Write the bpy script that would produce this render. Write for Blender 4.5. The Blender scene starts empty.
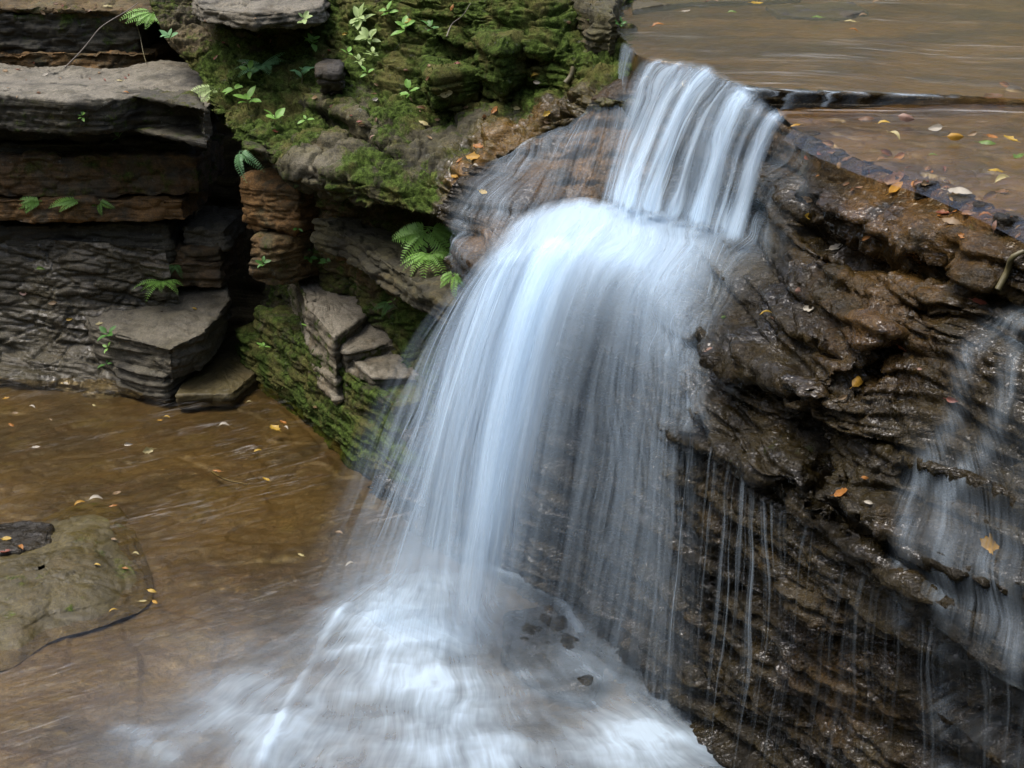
import bpy, math, random
import numpy as np
from mathutils import Vector, Matrix
random.seed(7); RNG = np.random.default_rng(7)
SC = bpy.context.scene; COL = SC.collection
R = math.radians
# ------------------------------------------------------------------ camera, sky, sun, exposure
CH, PITCH, FPX = 3.7, 22.0, 1407.0
cd = bpy.data.cameras.new('camera'); cam = bpy.data.objects.new('camera', cd); COL.objects.link(cam)
cam.location = (0, 0, CH); cam.rotation_euler = (R(90 - PITCH), 0, 0)
cd.sensor_width = 36; cd.lens = FPX / 1024 * 36; cd.clip_start = 0.05; cd.clip_end = 500
SC.camera = cam
SUN_EL, SUN_AZ = 68, 268
w = bpy.data.worlds.new('World'); SC.world = w; w.use_nodes = True
nt = w.node_tree; nt.nodes.clear()
sky = nt.nodes.new('ShaderNodeTexSky'); sky.sky_type = 'NISHITA'; sky.sun_disc = False
sky.sun_elevation = R(SUN_EL); sky.sun_rotation = R(SUN_AZ); sky.dust_density = 4.0; sky.air_density = .8; sky.ozone_density = .6
bg = nt.nodes.new('ShaderNodeBackground'); bg.inputs[1].default_value = 0.15
wo = nt.nodes.new('ShaderNodeOutputWorld')
hs = nt.nodes.new('ShaderNodeHueSaturation'); hs.inputs['Saturation'].default_value = .9   # thin high cloud pales the blue
nt.links.new(sky.outputs[0], hs.inputs['Color']); nt.links.new(hs.outputs[0], bg.inputs[0]); nt.links.new(bg.outputs[0], wo.inputs[0])
sd = bpy.data.lights.new('sun', 'SUN'); sd.energy = 1.3; sd.angle = R(24); sd.color = (1, .97, .93)
sun = bpy.data.objects.new('sun', sd); COL.objects.link(sun)
sun.rotation_euler = (R(90 - SUN_EL), 0, R(180 - SUN_AZ))
SC.view_settings.view_transform = 'Standard'; SC.view_settings.look = 'None'
SC.view_settings.exposure = 1.45; SC.view_settings.gamma = 1; SC.view_settings.use_curve_mapping = False
SC.cycles.use_denoising = True
SC.cycles.transparent_max_bounces = 40; SC.cycles.max_bounces = 6; SC.cycles.diffuse_bounces = 3
SC.cycles.glossy_bounces = 2; SC.cycles.caustics_reflective = False; SC.cycles.caustics_refractive = False

# ------------------------------------------------------------------ projection helpers
sp, cp = math.sin(R(PITCH)), math.cos(R(PITCH))
def ray(px, py):
    a, b = (px - 512) / FPX, (384 - py) / FPX
    return np.array([a, cp + b * sp, -sp + b * cp])
def atz(px, py, z):
    d = ray(px, py); t = (z - CH) / d[2]
    return np.array([0, 0, CH]) + d * t
def aty(px, py, Y):
    d = ray(px, py); t = Y / d[1]
    return np.array([0, 0, CH]) + d * t
def project(P):
    q = P - np.array([0, 0, CH])
    dep = q[..., 1] * cp - q[..., 2] * sp
    up = q[..., 1] * sp + q[..., 2] * cp
    dep_s = np.maximum(dep, .01)
    return 512 + FPX * q[..., 0] / dep_s, 384 - FPX * up / dep_s, dep

# ------------------------------------------------------------------ noise (numpy)
def _h(i, j, k, seed):
    n = (i.astype(np.int64) * 374761393 + j.astype(np.int64) * 668265263 + k.astype(np.int64) * 2147483647 + seed * 974711) & 0xFFFFFFFF
    n = ((n ^ (n >> 13)) * 1274126177) & 0xFFFFFFFF
    n = (n ^ (n >> 16)) * 2246822519 & 0xFFFFFFFF
    return (n ^ (n >> 15)) & 0xFFFFFF
def hash01(i, j, k, seed=0): return _h(i, j, k, seed) / float(0xFFFFFF)
def pn(P, s=1.0, seed=0):
    """value noise with quintic blend, about -1..1"""
    Q = P * np.asarray(s, float) + seed * 17.31
    I = np.floor(Q); F = Q - I; I = I.astype(np.int64)
    U = F * F * F * (F * (F * 6 - 15) + 10)
    out = 0
    for a in (0, 1):
        wa = U[..., 0] if a else 1 - U[..., 0]
        for b in (0, 1):
            wb = U[..., 1] if b else 1 - U[..., 1]
            for c in (0, 1):
                wc = U[..., 2] if c else 1 - U[..., 2]
                out = out + wa * wb * wc * hash01(I[..., 0] + a, I[..., 1] + b, I[..., 2] + c, seed)
    return out * 2 - 1
def fbm(P, s=1.0, o=4, seed=0, g=.5):
    t, a, n = 0, 1.0, 0
    s = np.asarray(s, float)
    for k in range(o):
        t = t + a * pn(P, s * 2.03 ** k, seed + k); n += a; a *= g
    return t / n
def worley(P, s, seed=0):
    Q = P * np.asarray(s, float); I = np.floor(Q).astype(np.int64)
    f1 = np.full(Q.shape[:-1], 9.); f2 = f1.copy(); idv = np.zeros(Q.shape[:-1])
    for a in (-1, 0, 1):
        for b in (-1, 0, 1):
            for c in (-1, 0, 1):
                i, j, k = I[..., 0] + a, I[..., 1] + b, I[..., 2] + c
                d = np.sqrt((i + hash01(i, j, k, seed) - Q[..., 0]) ** 2 + (j + hash01(i, j, k, seed + 1) - Q[..., 1]) ** 2 + (k + hash01(i, j, k, seed + 2) - Q[..., 2]) ** 2)
                m = d < f1
                f2 = np.where(m, f1, np.minimum(f2, d)); idv = np.where(m, hash01(i, j, k, seed + 3), idv); f1 = np.where(m, d, f1)
    return f1, f2, idv
def sstep(a, b, x):
    t = np.clip((x - a) / (b - a), 0, 1); return t * t * (3 - 2 * t)

# ------------------------------------------------------------------ meshes
def new_obj(name, me, parent=None):
    o = bpy.data.objects.new(name, me); COL.objects.link(o)
    if parent: o.parent = parent
    return o
def tag(o, label=None, cat=None, group=None, kind=None):
    if label: o['label'] = label
    if cat: o['category'] = cat
    if group: o['group'] = group
    if kind: o['kind'] = kind
    return o
def empty(name, loc, label, cat, group=None):
    o = bpy.data.objects.new(name, None); COL.objects.link(o); o.location = loc; o.empty_display_size = .05
    return tag(o, label, cat, group)
def mesh_np(name, V, F, mat, attrs=None, uv=None, smooth=True):
    me = bpy.data.meshes.new(name); V = np.asarray(V, np.float32).reshape(-1, 3); F = np.asarray(F, np.int32)
    n, k = F.shape
    me.vertices.add(len(V)); me.vertices.foreach_set('co', V.ravel())
    me.loops.add(n * k); me.loops.foreach_set('vertex_index', F.ravel())
    me.polygons.add(n); me.polygons.foreach_set('loop_start', np.arange(0, n * k, k, dtype=np.int32))
    if uv is not None:
        l = me.uv_layers.new(name='UVMap'); l.data.foreach_set('uv', np.asarray(uv, np.float32).reshape(-1, 2)[F.ravel()].ravel())
    for a, v in (attrs or {}).items():
        at = me.attributes.new(a, 'FLOAT', 'POINT'); at.data.foreach_set('value', np.asarray(v, np.float32).ravel())
    me.update(calc_edges=True); me.validate()
    if smooth: me.polygons.foreach_set('use_smooth', np.ones(n, bool))
    me.materials.append(mat)
    return me
def grid_faces(nv, nu, wrap=False):
    idx = np.arange(nv * nu).reshape(nv, nu)
    if wrap: idx = np.concatenate([idx, idx[:, :1]], 1)
    return np.stack([idx[:-1, :-1], idx[:-1, 1:], idx[1:, 1:], idx[1:, :-1]], -1).reshape(-1, 4)
def crom(C, t):
    """Catmull-Rom along axis 0 at parameters t (0..n-1)"""
    n = len(C); i = np.clip(np.floor(t).astype(int), 0, n - 2); f = (t - i).reshape((-1,) + (1,) * (C.ndim - 1))
    p0 = C[np.clip(i - 1, 0, n - 1)]; p1 = C[i]; p2 = C[i + 1]; p3 = C[np.clip(i + 2, 0, n - 1)]
    return .5 * (2 * p1 + (p2 - p0) * f + (2 * p0 - 5 * p1 + 4 * p2 - p3) * f ** 2 + (3 * p1 - p0 - 3 * p2 + p3) * f ** 3)
def lin(C, t):
    n = len(C); i = np.clip(np.floor(t).astype(int), 0, n - 2); f = (t - i).reshape((-1,) + (1,) * (C.ndim - 1))
    return C[i] * (1 - f) + C[i + 1] * f
def params(C, step, axis):
    L = np.linalg.norm(np.diff(C, axis=axis), axis=-1); L = L.mean(axis=1 - axis)
    t = [np.linspace(k, k + 1, max(2, int(round(l / step))), endpoint=False) for k, l in enumerate(L)]
    return np.concatenate(t + [[len(L)]])
def blur(P, n, axis):
    for _ in range(n):
        Q = P.copy()
        a = [slice(None)] * P.ndim; b = a.copy(); c = a.copy()
        a[axis] = slice(0, -2); b[axis] = slice(1, -1); c[axis] = slice(2, None)
        Q[tuple(b)] = .25 * P[tuple(a)] + .5 * P[tuple(b)] + .25 * P[tuple(c)]
        P = Q
    return P
def loft(rows, step=.012, soft=3, stepv=None):
    C = np.array([[p for p in r] for r in rows], float)
    tu = params(C, step, 1); tv = params(C, stepv or step, 0)
    A = np.swapaxes(crom(np.swapaxes(C, 0, 1), tu), 0, 1)
    P = lin(A, tv)
    return blur(P, soft, 0)
def normals(P, flip=False, wrap=False):
    du = np.gradient(P, axis=1)
    if wrap: du = np.roll(P, -1, 1) - np.roll(P, 1, 1)
    N = np.cross(du, np.gradient(P, axis=0))
    N /= np.linalg.norm(N, axis=-1, keepdims=True) + 1e-9
    return -N if flip else N
def rockify(P, N, chips=0, big=.05, mid=.03, fine=.008, layers=((.11, .05), (.035, .018)), cell=(0, 5), dip=(0, 0), seed=0, noiselow=1.3):
    z = P[..., 2] + dip[0] * P[..., 0] + dip[1] * P[..., 1] + .05 * fbm(P, 1.1, 2, seed + 50)
    d = big * fbm(P, noiselow, 3, seed) + mid * fbm(P, (5, 5, 7), 4, seed + 9) + fine * fbm(P, 34, 3, seed + 20)
    H = N.copy(); H[..., 2] *= .25
    hl = np.linalg.norm(H, axis=-1, keepdims=True); H = H / np.maximum(hl, .25)
    s = 0
    for k, (h, a) in enumerate(layers):
        zz = z / h + .35 * pn(P, 3.1, seed + 60 + k)
        kk = np.floor(zz); fr = zz - kk
        Q = np.stack([P[..., 0] * .5 / math.sqrt(h), P[..., 1] * .5 / math.sqrt(h), kk * 5.37], -1)
        val = pn(Q, 1.0, seed + 70 + k)
        edge = np.minimum(fr, 1 - fr)
        s = s + a * (val + .25 * hash01(kk.astype(np.int64), kk.astype(np.int64) * 0, kk.astype(np.int64) * 0, seed + k)) - a * .5 * np.exp(-(edge / .12) ** 2)
    if cell[0]:
        f1, f2, idv = worley(P + .03 * np.stack([fbm(P, 6, 2, seed + 31), fbm(P, 6, 2, seed + 32), fbm(P, 6, 2, seed + 33)], -1), np.array([1, 1, 2.6]) * cell[1], seed)
        d = d + cell[0] * (idv - .5) - cell[0] * .6 * np.exp(-((f2 - f1) / .09) ** 2)
    if chips:
        f1, f2, idv = worley(P, np.array([1, 1, 2.2]) * 19, seed + 5)
        d = d + chips * (idv - .5) - chips * .5 * np.exp(-((f2 - f1) / .12) ** 2)
    return P + N * d[..., None] + H * s[..., None]

# ------------------------------------------------------------------ node materials
class M:
    def __init__(s, name):
        s.m = bpy.data.materials.new(name); s.m.use_nodes = True; s.t = s.m.node_tree; s.t.nodes.clear()
        s.out = s.t.nodes.new('ShaderNodeOutputMaterial')
    def n(s, typ, **kw):
        x = s.t.nodes.new(typ)
        for k, v in kw.items():
            if isinstance(k, str) and hasattr(x, k): setattr(x, k, v)
        return x
    def set(s, sock, v):
        if isinstance(v, bpy.types.NodeSocket): s.t.links.new(v, sock)
        elif isinstance(v, (tuple, list)) and len(v) == 3 and sock.type == 'RGBA': sock.default_value = (*v, 1)
        else: sock.default_value = v
    def math(s, op, a, b=0, c=0, clamp=False):
        x = s.t.nodes.new('ShaderNodeMath'); x.operation = op; x.use_clamp = clamp
        s.set(x.inputs[0], a); s.set(x.inputs[1], b); s.set(x.inputs[2], c); return x.outputs[0]
    def mix(s, f, a, b):
        x = s.t.nodes.new('ShaderNodeMix'); x.data_type = 'RGBA'
        s.set(x.inputs[0], f); s.set(x.inputs[6], a); s.set(x.inputs[7], b); return x.outputs[2]
    def ramp(s, f, lo, hi):
        x = s.t.nodes.new('ShaderNodeMapRange'); x.interpolation_type = 'SMOOTHSTEP'
        s.set(x.inputs[0], f); s.set(x.inputs[1], lo); s.set(x.inputs[2], hi); return x.outputs[0]
    def noise(s, vec, scale=1.0, detail=4, rough=.55, dist=0.0, vscale=None):
        if vscale is not None:
            mp = s.t.nodes.new('ShaderNodeMapping'); s.set(mp.inputs[0], vec); mp.inputs[3].default_value = vscale; vec = mp.outputs[0]
        x = s.t.nodes.new('ShaderNodeTexNoise'); s.set(x.inputs['Vector'], vec); s.set(x.inputs['Scale'], scale)
        x.inputs['Detail'].default_value = detail; x.inputs['Roughness'].default_value = rough; x.inputs['Distortion'].default_value = dist
        return x.outputs[0]
    def pos(s): return s.t.nodes.new('ShaderNodeNewGeometry').outputs['Position']
    def attr(s, name):
        x = s.t.nodes.new('ShaderNodeAttribute'); x.attribute_name = name; return x.outputs['Fac']
    def uv(s): return s.t.nodes.new('ShaderNodeUVMap').outputs[0]
    def bump(s, h, strength, dist, normal=None):
        x = s.t.nodes.new('ShaderNodeBump'); x.inputs['Strength'].default_value = strength; x.inputs['Distance'].default_value = dist
        s.set(x.inputs['Height'], h)
        if normal: s.set(x.inputs['Normal'], normal)
        return x.outputs[0]
    def bsdf(s, col, rough, normal=None, spec=.5, **kw):
        x = s.t.nodes.new('ShaderNodeBsdfPrincipled'); s.set(x.inputs['Base Color'], col); s.set(x.inputs['Roughness'], rough)
        s.set(x.inputs['Specular IOR Level'], spec)
        if normal: s.set(x.inputs['Normal'], normal)
        for k, v in kw.items(): s.set(x.inputs[k.replace('_', ' ')], v)
        return x.outputs[0]
    def surf(s, sh): s.t.links.new(sh, s.out.inputs[0]); return s.m

def rock_mat(name, dark, light, warm, wet=.5, rough=(.25, .75), bumpd=.02, strat=.6, mossc=((.017, .026, .006), (.058, .088, .018)), streak=38):
    m = M(name); p = m.pos()
    n1 = m.noise(p, 2.2, 6, .6); n2 = m.noise(p, 9, 6, .65); n3 = m.noise(p, 42, 5, .6); n4 = m.noise(p, 150, 3, .6)
    st = m.noise(p, 1, 5, .6, .4, (2.4, 2.4, streak))
    f = m.math('ADD', m.math('MULTIPLY', n1, .45), m.math('ADD', m.math('MULTIPLY', n2, .3), m.math('MULTIPLY', st, .25)))
    c = m.mix(m.ramp(f, .4, .62), dark, light)
    c = m.mix(m.math('MULTIPLY', m.ramp(m.noise(p, 3.6, 5, .6, .6), .52, .7), .55), c, warm)
    rust = m.math('MULTIPLY', m.attr('rust'), m.ramp(m.noise(p, 6, 5, .65), .3, .62), clamp=True)
    c = m.mix(rust, c, (.125, .064, .016))
    c = m.mix(m.math('MULTIPLY', m.ramp(n3, .5, .7), .35), c, tuple(x * .5 for x in dark))
    pale = m.math('MULTIPLY', m.attr('pale'), m.ramp(m.noise(p, 5, 6, .65), .25, .6), clamp=True)  # pale stone tone; also carries painted lit tops and sheen
    c = m.mix(pale, c, (.135, .120, .088))
    ms = m.math('ADD', m.attr('moss'), m.math('MULTIPLY', m.math('SUBTRACT', m.noise(p, 7, 6, .7), .5), 1.5))
    msk = m.ramp(ms, .38, .62)
    mc = m.mix(m.ramp(m.noise(p, 26, 5, .7), .35, .65), *mossc)
    mc = m.mix(m.math('MULTIPLY', m.ramp(m.noise(p, 4.5, 3), .45, .65), .6), mc, (.09, .075, .028))
    c = m.mix(msk, c, mc)
    wetv = m.math('ADD', m.attr('wet'), m.math('MULTIPLY', m.math('SUBTRACT', m.noise(p, 12, 5, .7), .5), 1.3))
    wk = m.ramp(wetv, .3, .7)
    rg = m.math('ADD', m.math('MULTIPLY', wk, rough[0] - rough[1]), rough[1])
    rg = m.math('ADD', rg, m.math('MULTIPLY', msk, .5), clamp=True)
    h = m.math('ADD', m.math('MULTIPLY', n2, .5), m.math('ADD', m.math('MULTIPLY', n3, .32), m.math('MULTIPLY', n4, .16)))
    h = m.math('ADD', h, m.math('MULTIPLY', st, strat))
    h = m.math('ADD', h, m.math('MULTIPLY', m.math('MULTIPLY', msk, m.noise(p, 110, 4, .8)), .5))
    nb = m.bump(h, .9, bumpd)
    sp_ = m.math('ADD', .55, m.math('MULTIPLY', m.ramp(m.math('ADD', m.math('MULTIPLY', n4, .5), m.math('MULTIPLY', m.noise(p, 70, 4, .7), .5)), .36, .64), .9))
    vm = m.t.nodes.new('ShaderNodeVectorMath'); vm.operation = 'SCALE'; m.set(vm.inputs[0], c); m.set(vm.inputs['Scale'], sp_); c = vm.outputs[0]
    lic = m.math('MULTIPLY', m.math('MULTIPLY', m.ramp(m.noise(p, 33, 3, .6), .62, .68), m.ramp(m.noise(p, 3.1, 2), .45, .6)), m.math('SUBTRACT', .45, m.math('MULTIPLY', wk, .3)), clamp=True)
    c = m.mix(lic, c, (.13, .13, .105))
    cb = m.bump(m.math('ADD', m.math('MULTIPLY', m.noise(p, 34, 1.5, .5), .75), m.math('MULTIPLY', m.noise(p, 11, 3, .5, 0, (1, 1, 2.2)), 1.1)), 1.0, bumpd * .75)
    cw = m.math('MULTIPLY', m.math('MULTIPLY', wk, m.math('ADD', .06, m.math('MULTIPLY', m.ramp(m.noise(p, 4.2, 6, .7), .46, .66), .5))), m.math('SUBTRACT', 1, msk), clamp=True)
    return m.surf(m.bsdf(c, rg, nb, spec=m.math('MULTIPLY', m.math('SUBTRACT', 1, m.math('MULTIPLY', msk, .85)), m.math('SUBTRACT', .4, m.math('MULTIPLY', wk, .28))), Coat_Weight=cw, Coat_Roughness=.11, Coat_IOR=1.5, Coat_Normal=cb))

MAT = {}
MAT['wet'] = rock_mat('wet dark shale', (.0042, .0030, .0009), (.0195, .0142, .0044), (.028, .0175, .0042), rough=(.25, .55), bumpd=.035, strat=.35)
MAT['mossy'] = rock_mat('mossy sandstone', (.014, .0122, .0040), (.058, .051, .019), (.054, .038, .009), rough=(.25, .85), bumpd=.022, strat=.5)
MAT['grey'] = rock_mat('layered grey shale', (.009, .0078, .0036), (.042, .0365, .0185), (.044, .029, .008), rough=(.18, .75), bumpd=.018, strat=.7, streak=55)
MAT['stone'] = rock_mat('pale brown stone', (.040, .034, .021), (.14, .12, .08), (.10, .07, .03), rough=(.3, .75), bumpd=.018, strat=.8)
MAT['olive'] = rock_mat('olive wet boulder', (.026, .020, .005), (.054, .042, .011), (.052, .036, .010), rough=(.3, .65), bumpd=.012, strat=.1)

# ------------------------------------------------------------------ collected rocks for picking
ROCKS = []
class Rock:
    def __init__(s, name, P, N, faces, mat, label=None, cat=None, kind=None, group=None):
        s.name, s.P, s.N, s.F, s.mat = name, P.reshape(-1, 3), N.reshape(-1, 3), faces, mat
        s.label, s.cat, s.kind, s.group = label, cat, kind, group
        n = len(s.P); s.a = {k: np.zeros(n) for k in ('moss', 'rust', 'wet', 'pale')}
        ROCKS.append(s)
    def done(s):
        V = s.P
        me = mesh_np(s.name, V, s.F, s.mat, s.a)
        o = new_obj(s.name, me)
        base = Vector((float(V[:, 0].mean()), float(V[:, 1].mean()), float(V[:, 2].min())))
        me.transform(Matrix.Translation(-base)); o.location = base
        tag(o, s.label, s.cat, s.group, s.kind or 'thing')
        return o
def rock_grid(name, P, mat, flip=False, wrap=False, **kw):
    lab = {k: kw.pop(k) for k in ('label', 'cat', 'kind', 'group') if k in kw}
    N = normals(P, flip, wrap)
    if kw.pop('rock', True): P = rockify(P, N, **kw)
    N = normals(P, flip, wrap)
    f = grid_faces(P.shape[0], P.shape[1], wrap)
    if flip: f = f[:, ::-1]
    return Rock(name, P, N, f, mat, **lab)
def slab(name, poly, zt, zb, mat, step=.014, bev=.02, tilt=(0, 0), taper=1.0, **kw):
    """closed rock slab: plan polygon (world xy, counter-clockwise), top and bottom heights, rounded edges"""
    poly = np.array([p[:2] for p in poly], float)
    A = .5 * np.sum(poly[:, 0] * np.roll(poly[:, 1], -1) - np.roll(poly[:, 0], -1) * poly[:, 1])
    if A < 0: poly = poly[::-1]
    L = np.linalg.norm(np.roll(poly, -1, 0) - poly, axis=1)
    pts = []
    for i, l in enumerate(L):
        for t in np.linspace(0, 1, max(2, int(l / step)), endpoint=False): pts.append(poly[i] * (1 - t) + poly[(i + 1) % len(poly)] * t)
    O = np.array(pts)
    for _ in range(int(2 + bev / step * 2)): O = .25 * np.roll(O, 1, 0) + .5 * O + .25 * np.roll(O, -1, 0)
    c = O.mean(0); ext = np.linalg.norm(O - c, axis=1).mean()
    ring = []
    nr = max(4, int(ext / step / 1.3))
    for k in range(nr): s_ = .02 + (1 - .02) * (k / nr); ring.append((s_, zb, 0))
    for k in range(4): a = k / 4 * math.pi / 2; ring.append((1, zb + bev * (1 - math.cos(a)), -bev * (1 - math.sin(a))))
    ns = max(3, int((zt - zb) / step))
    for k in range(ns): ring.append((1, zb + bev + (zt - zb - 2 * bev) * k / ns, 0))
    for k in range(4): a = k / 4 * math.pi / 2; ring.append((1, zt - bev * (1 - math.sin(a)), -bev * (1 - math.cos(a))))
    for k in range(nr + 1): s_ = 1 - (1 - .02) * (k / nr); ring.append((s_, zt, -bev))
    out = []
    for s_, z, off in ring:
        tp = taper + (1 - taper) * (z - zb) / (zt - zb)
        q = c + (O - c) * s_ * max(.02, 1 + off / ext) * tp
        zz = np.full(len(q), z) + (q[:, 0] - c[0]) * tilt[0] + (q[:, 1] - c[1]) * tilt[1]
        out.append(np.column_stack([q, zz]))
    r = rock_grid(name, np.array(out), mat, wrap=True, **kw)
    P = r.P.reshape(len(ring), len(O), 3).copy()
    for i in range(len(ring) - nr - 1, len(ring)):      # calm the centre of the top, where the rings close
        wgt = min(1, ring[i][0] / .4); k_ = int((1 - wgt) * 40)
        q = P[i]
        for _ in range(k_): q = .25 * np.roll(q, 1, 0) + .5 * q + .25 * np.roll(q, -1, 0)
        q[:, 2] = q[:, 2].mean() * (1 - wgt ** 2) + q[:, 2] * wgt ** 2; P[i] = q
    P[-int(nr * .35):] = blur(P[-int(nr * .35):], 6, 0)
    r.P = P.reshape(-1, 3); r.N = normals(P, False, True).reshape(-1, 3)
    return r
def pick_many(pts, rocks=None, rad=3.5):
    rs = rocks or ROCKS
    P = np.concatenate([r.P for r in rs]); N = np.concatenate([r.N for r in rs])
    x, y, d = project(P)
    ok = (x > -60) & (x < 1090) & (y > -60) & (y < 830) & (d > .3)
    P, N, x, y, d = P[ok], N[ok], x[ok], y[ok], d[ok]
    res = []
    for (px, py) in pts:
        r = rad; m = None
        for _ in range(6):
            m = np.where((np.abs(x - px) < r) & (np.abs(y - py) < r))[0]
            if len(m): break
            r *= 2
        j = m[np.argmin(d[m])]
        n = N[j]; dirv = P[j] - np.array([0, 0, CH])
        if n @ dirv > 0: n = -n
        res.append((P[j].copy(), n.copy()))
    return res
def dab(key, spots, rocks, amt=1.0):
    """raise a material mask round world points found on the rocks: (px, py, radius in metres, amount)"""
    hits = pick_many([s[:2] for s in spots], rocks)
    for (p, n), s in zip(hits, spots):
        for r in rocks:
            q = r.P - p; d2 = (q ** 2).sum(1) / s[2] ** 2
            m = d2 < 6
            r.a[key][m] = np.clip(r.a[key][m] + amt * s[3] * np.exp(-d2[m]), -1, 1.5)
def groove(rock_P, N, line, width, depth, lift=0, up=0.0):
    """cut a crack along a world polyline; lift raises the upper side a little as an overhanging lip"""
    line = np.array(line); best = np.full(rock_P.shape[:-1], 9.); side = np.zeros(rock_P.shape[:-1])
    for a, b in zip(line[:-1], line[1:]):
        ab = b - a; t = np.clip(((rock_P - a) @ ab) / (ab @ ab), 0, 1)
        q = rock_P - (a + t[..., None] * ab); dd = np.linalg.norm(q, axis=-1)
        m = dd < best; best = np.where(m, dd, best); side = np.where(m, q[..., 2], side)
    wv = width * (1 + .5 * fbm(rock_P, 9, 2, 77))
    d = -depth * np.exp(-(best / wv) ** 2)
    if lift: d = d + lift * np.exp(-(best / (width * 3.5)) ** 2) * sstep(-.01, .03, side)
    return rock_P + N * d[..., None]

# ================================================================== LARGE STRUCTURE: rock masses
IN = np.array([.84, .54, 0])           # into the rock, away from the gorge
def Z(l): return [atz(*p) for p in l]
# ---- right cliff with the shelf under the cascade -----------------------------------------------
T = Z([(462, 172, 1.92), (555, 128, 2.17), (622, 78, 2.42), (700, 84, 2.46), (795, 126, 2.45), (865, 160, 2.44), (950, 190, 2.43), (1030, 228, 2.41), (1250, 340, 2.39)])
T0 = [p + np.array([.03 if i > 3 else .1, .35, -.10 if i > 3 else .02]) for i, p in enumerate(T)]
T = [p - np.array([0, 0, .025 if i > 3 else 0]) for i, p in enumerate(T)]
T00 = [p + np.array([.2, 1.2, -.25]) for i, p in enumerate(T)]
S = Z([(452, 205, 1.74), (512, 212, 1.82), (592, 198, 1.87), (665, 208, 1.88), (745, 222, 1.98), (800, 235, 2.14), (880, 256, 2.19), (985, 278, 2.24), (1250, 400, 2.2)])
E = Z([(455, 255, 1.52), (490, 258, 1.68), (545, 246, 1.76), (635, 262, 1.77), (690, 342, 1.62), (775, 388, 1.7), (850, 385, 1.84), (940, 330, 2.03), (1250, 470, 2.0)])
E2 = Z([(450, 320, 1.15), (482, 330, 1.2), (540, 340, 1.3), (625, 360, 1.38), (700, 388, 1.5), (790, 430, 1.56), (870, 452, 1.66), (965, 452, 1.74), (1250, 600, 1.7)])
G = Z([(440, 360, .8), (478, 380, .85), (535, 395, .92), (615, 415, 1.06), (712, 440, 1.38), (768, 478, 1.42), (848, 545, 1.40), (965, 622, 1.38), (1250, 800, 1.3)])
G2 = [p + IN * (.05 if i < 4 else .08) + np.array([0, 0, -.10]) for i, p in enumerate(G)]
FT = Z([(380, 480, 0), (430, 520, 0), (480, 545, 0), (530, 575, 0), (592, 635, 0), (645, 690, 0), (695, 735, 0), (745, 775, 0), (1000, 1020, 0)])
G3 = [.66 * a + .34 * b + IN * (.02 if i < 4 else .05) for i, (a, b) in enumerate(zip(G2, FT))]
G4 = [.3 * a + .7 * b + IN * (.0 if i < 4 else .02) for i, (a, b) in enumerate(zip(G2, FT))]
F2 = [p + np.array([-.05, -.03, -.15]) for p in FT]
P = loft([T00, T0, T, S, E, E2, G, G2, G3, G4, FT, F2], .0105, 5)
cliff_base = P
N = normals(P, True)
# carved cracks and overhanging lips, laid out in the world
def on(P, N, pts):
    r = Rock('tmp', P, N, None, None); ROCKS.pop()
    return [h[0] for h in pick_many(pts, [r])]
P = groove(P, N, on(P, N, [(690, 345), (730, 372), (782, 394), (806, 398)]), .03, .12, .06)
P = groove(P, N, on(P, N, [(800, 408), (850, 378), (885, 352), (925, 312)]), .024, .11, .05)
P = groove(P, N, on(P, N, [(792, 338), (822, 350), (850, 349)]), .014, .05, .03)
P = groove(P, N, on(P, N, [(795, 215), (840, 240), (890, 256), (945, 262)]), .05, .18, .1)
P = groove(P, N, on(P, N, [(796, 418), (818, 405)]), .02, .08, .02)
P = groove(P, N, on(P, N, [(1000, 290), (1060, 320), (1100, 340)]), .06, .12, .06)
P = groove(P, N, on(P, N, [(800, 430), (812, 468), (806, 505)]), .03, .13, .0)
P = groove(P, N, on(P, N, [(700, 425), (742, 470), (790, 500), (830, 520)]), .03, .1, .06)
P = groove(P, N, on(P, N, [(905, 470), (960, 485), (1024, 520)]), .025, .08, .05)
P = groove(P, N, on(P, N, [(830, 500), (900, 560), (960, 590), (1024, 610)]), .03, .1, .05)
N = normals(blur(blur(P, 4, 0), 4, 1), True)
z0 = P[..., 2]
upper = sstep(1.25, 1.5, z0)
Pa = rockify(P, N, big=.05, mid=.018, fine=.008, layers=((.13, .07), (.04, .026), (.018, .010)), cell=(.035, 6), chips=.009, seed=3)
Pb = rockify(P, N, big=.03, mid=.04, fine=.009, layers=((.16, .08), (.055, .05), (.022, .022)), cell=(.03, 6), chips=.009, dip=(-.10, .0), seed=4)
px_, py_, _ = project(P)
Pc = P; P = Pb + (Pa - Pb) * upper[..., None]
P = P + (Pc - P) * (sstep(2.22, 2.38, z0) * .7)[..., None]
soft_shelf = np.exp(-(((P - atz(600, 215, 1.85)) / np.array([.55, .4, .35])) ** 2).sum(-1))
soft_shelf = np.maximum(soft_shelf, np.exp(-(((P - atz(530, 165, 2.05)) / np.array([.5, .5, .35])) ** 2).sum(-1)))
sm = blur(blur(P, 14, 0), 14, 1)
P = P + (sm - P) * (soft_shelf * .8)[..., None]
N = normals(P, True)
cliff = Rock('cliff', P, N, grid_faces(*P.shape[:2])[:, ::-1], MAT['wet'], 'wet dark brown shale cliff carrying the waterfall and the stream above', 'cliff')
cliff.a['wet'][:] = .72

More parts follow.
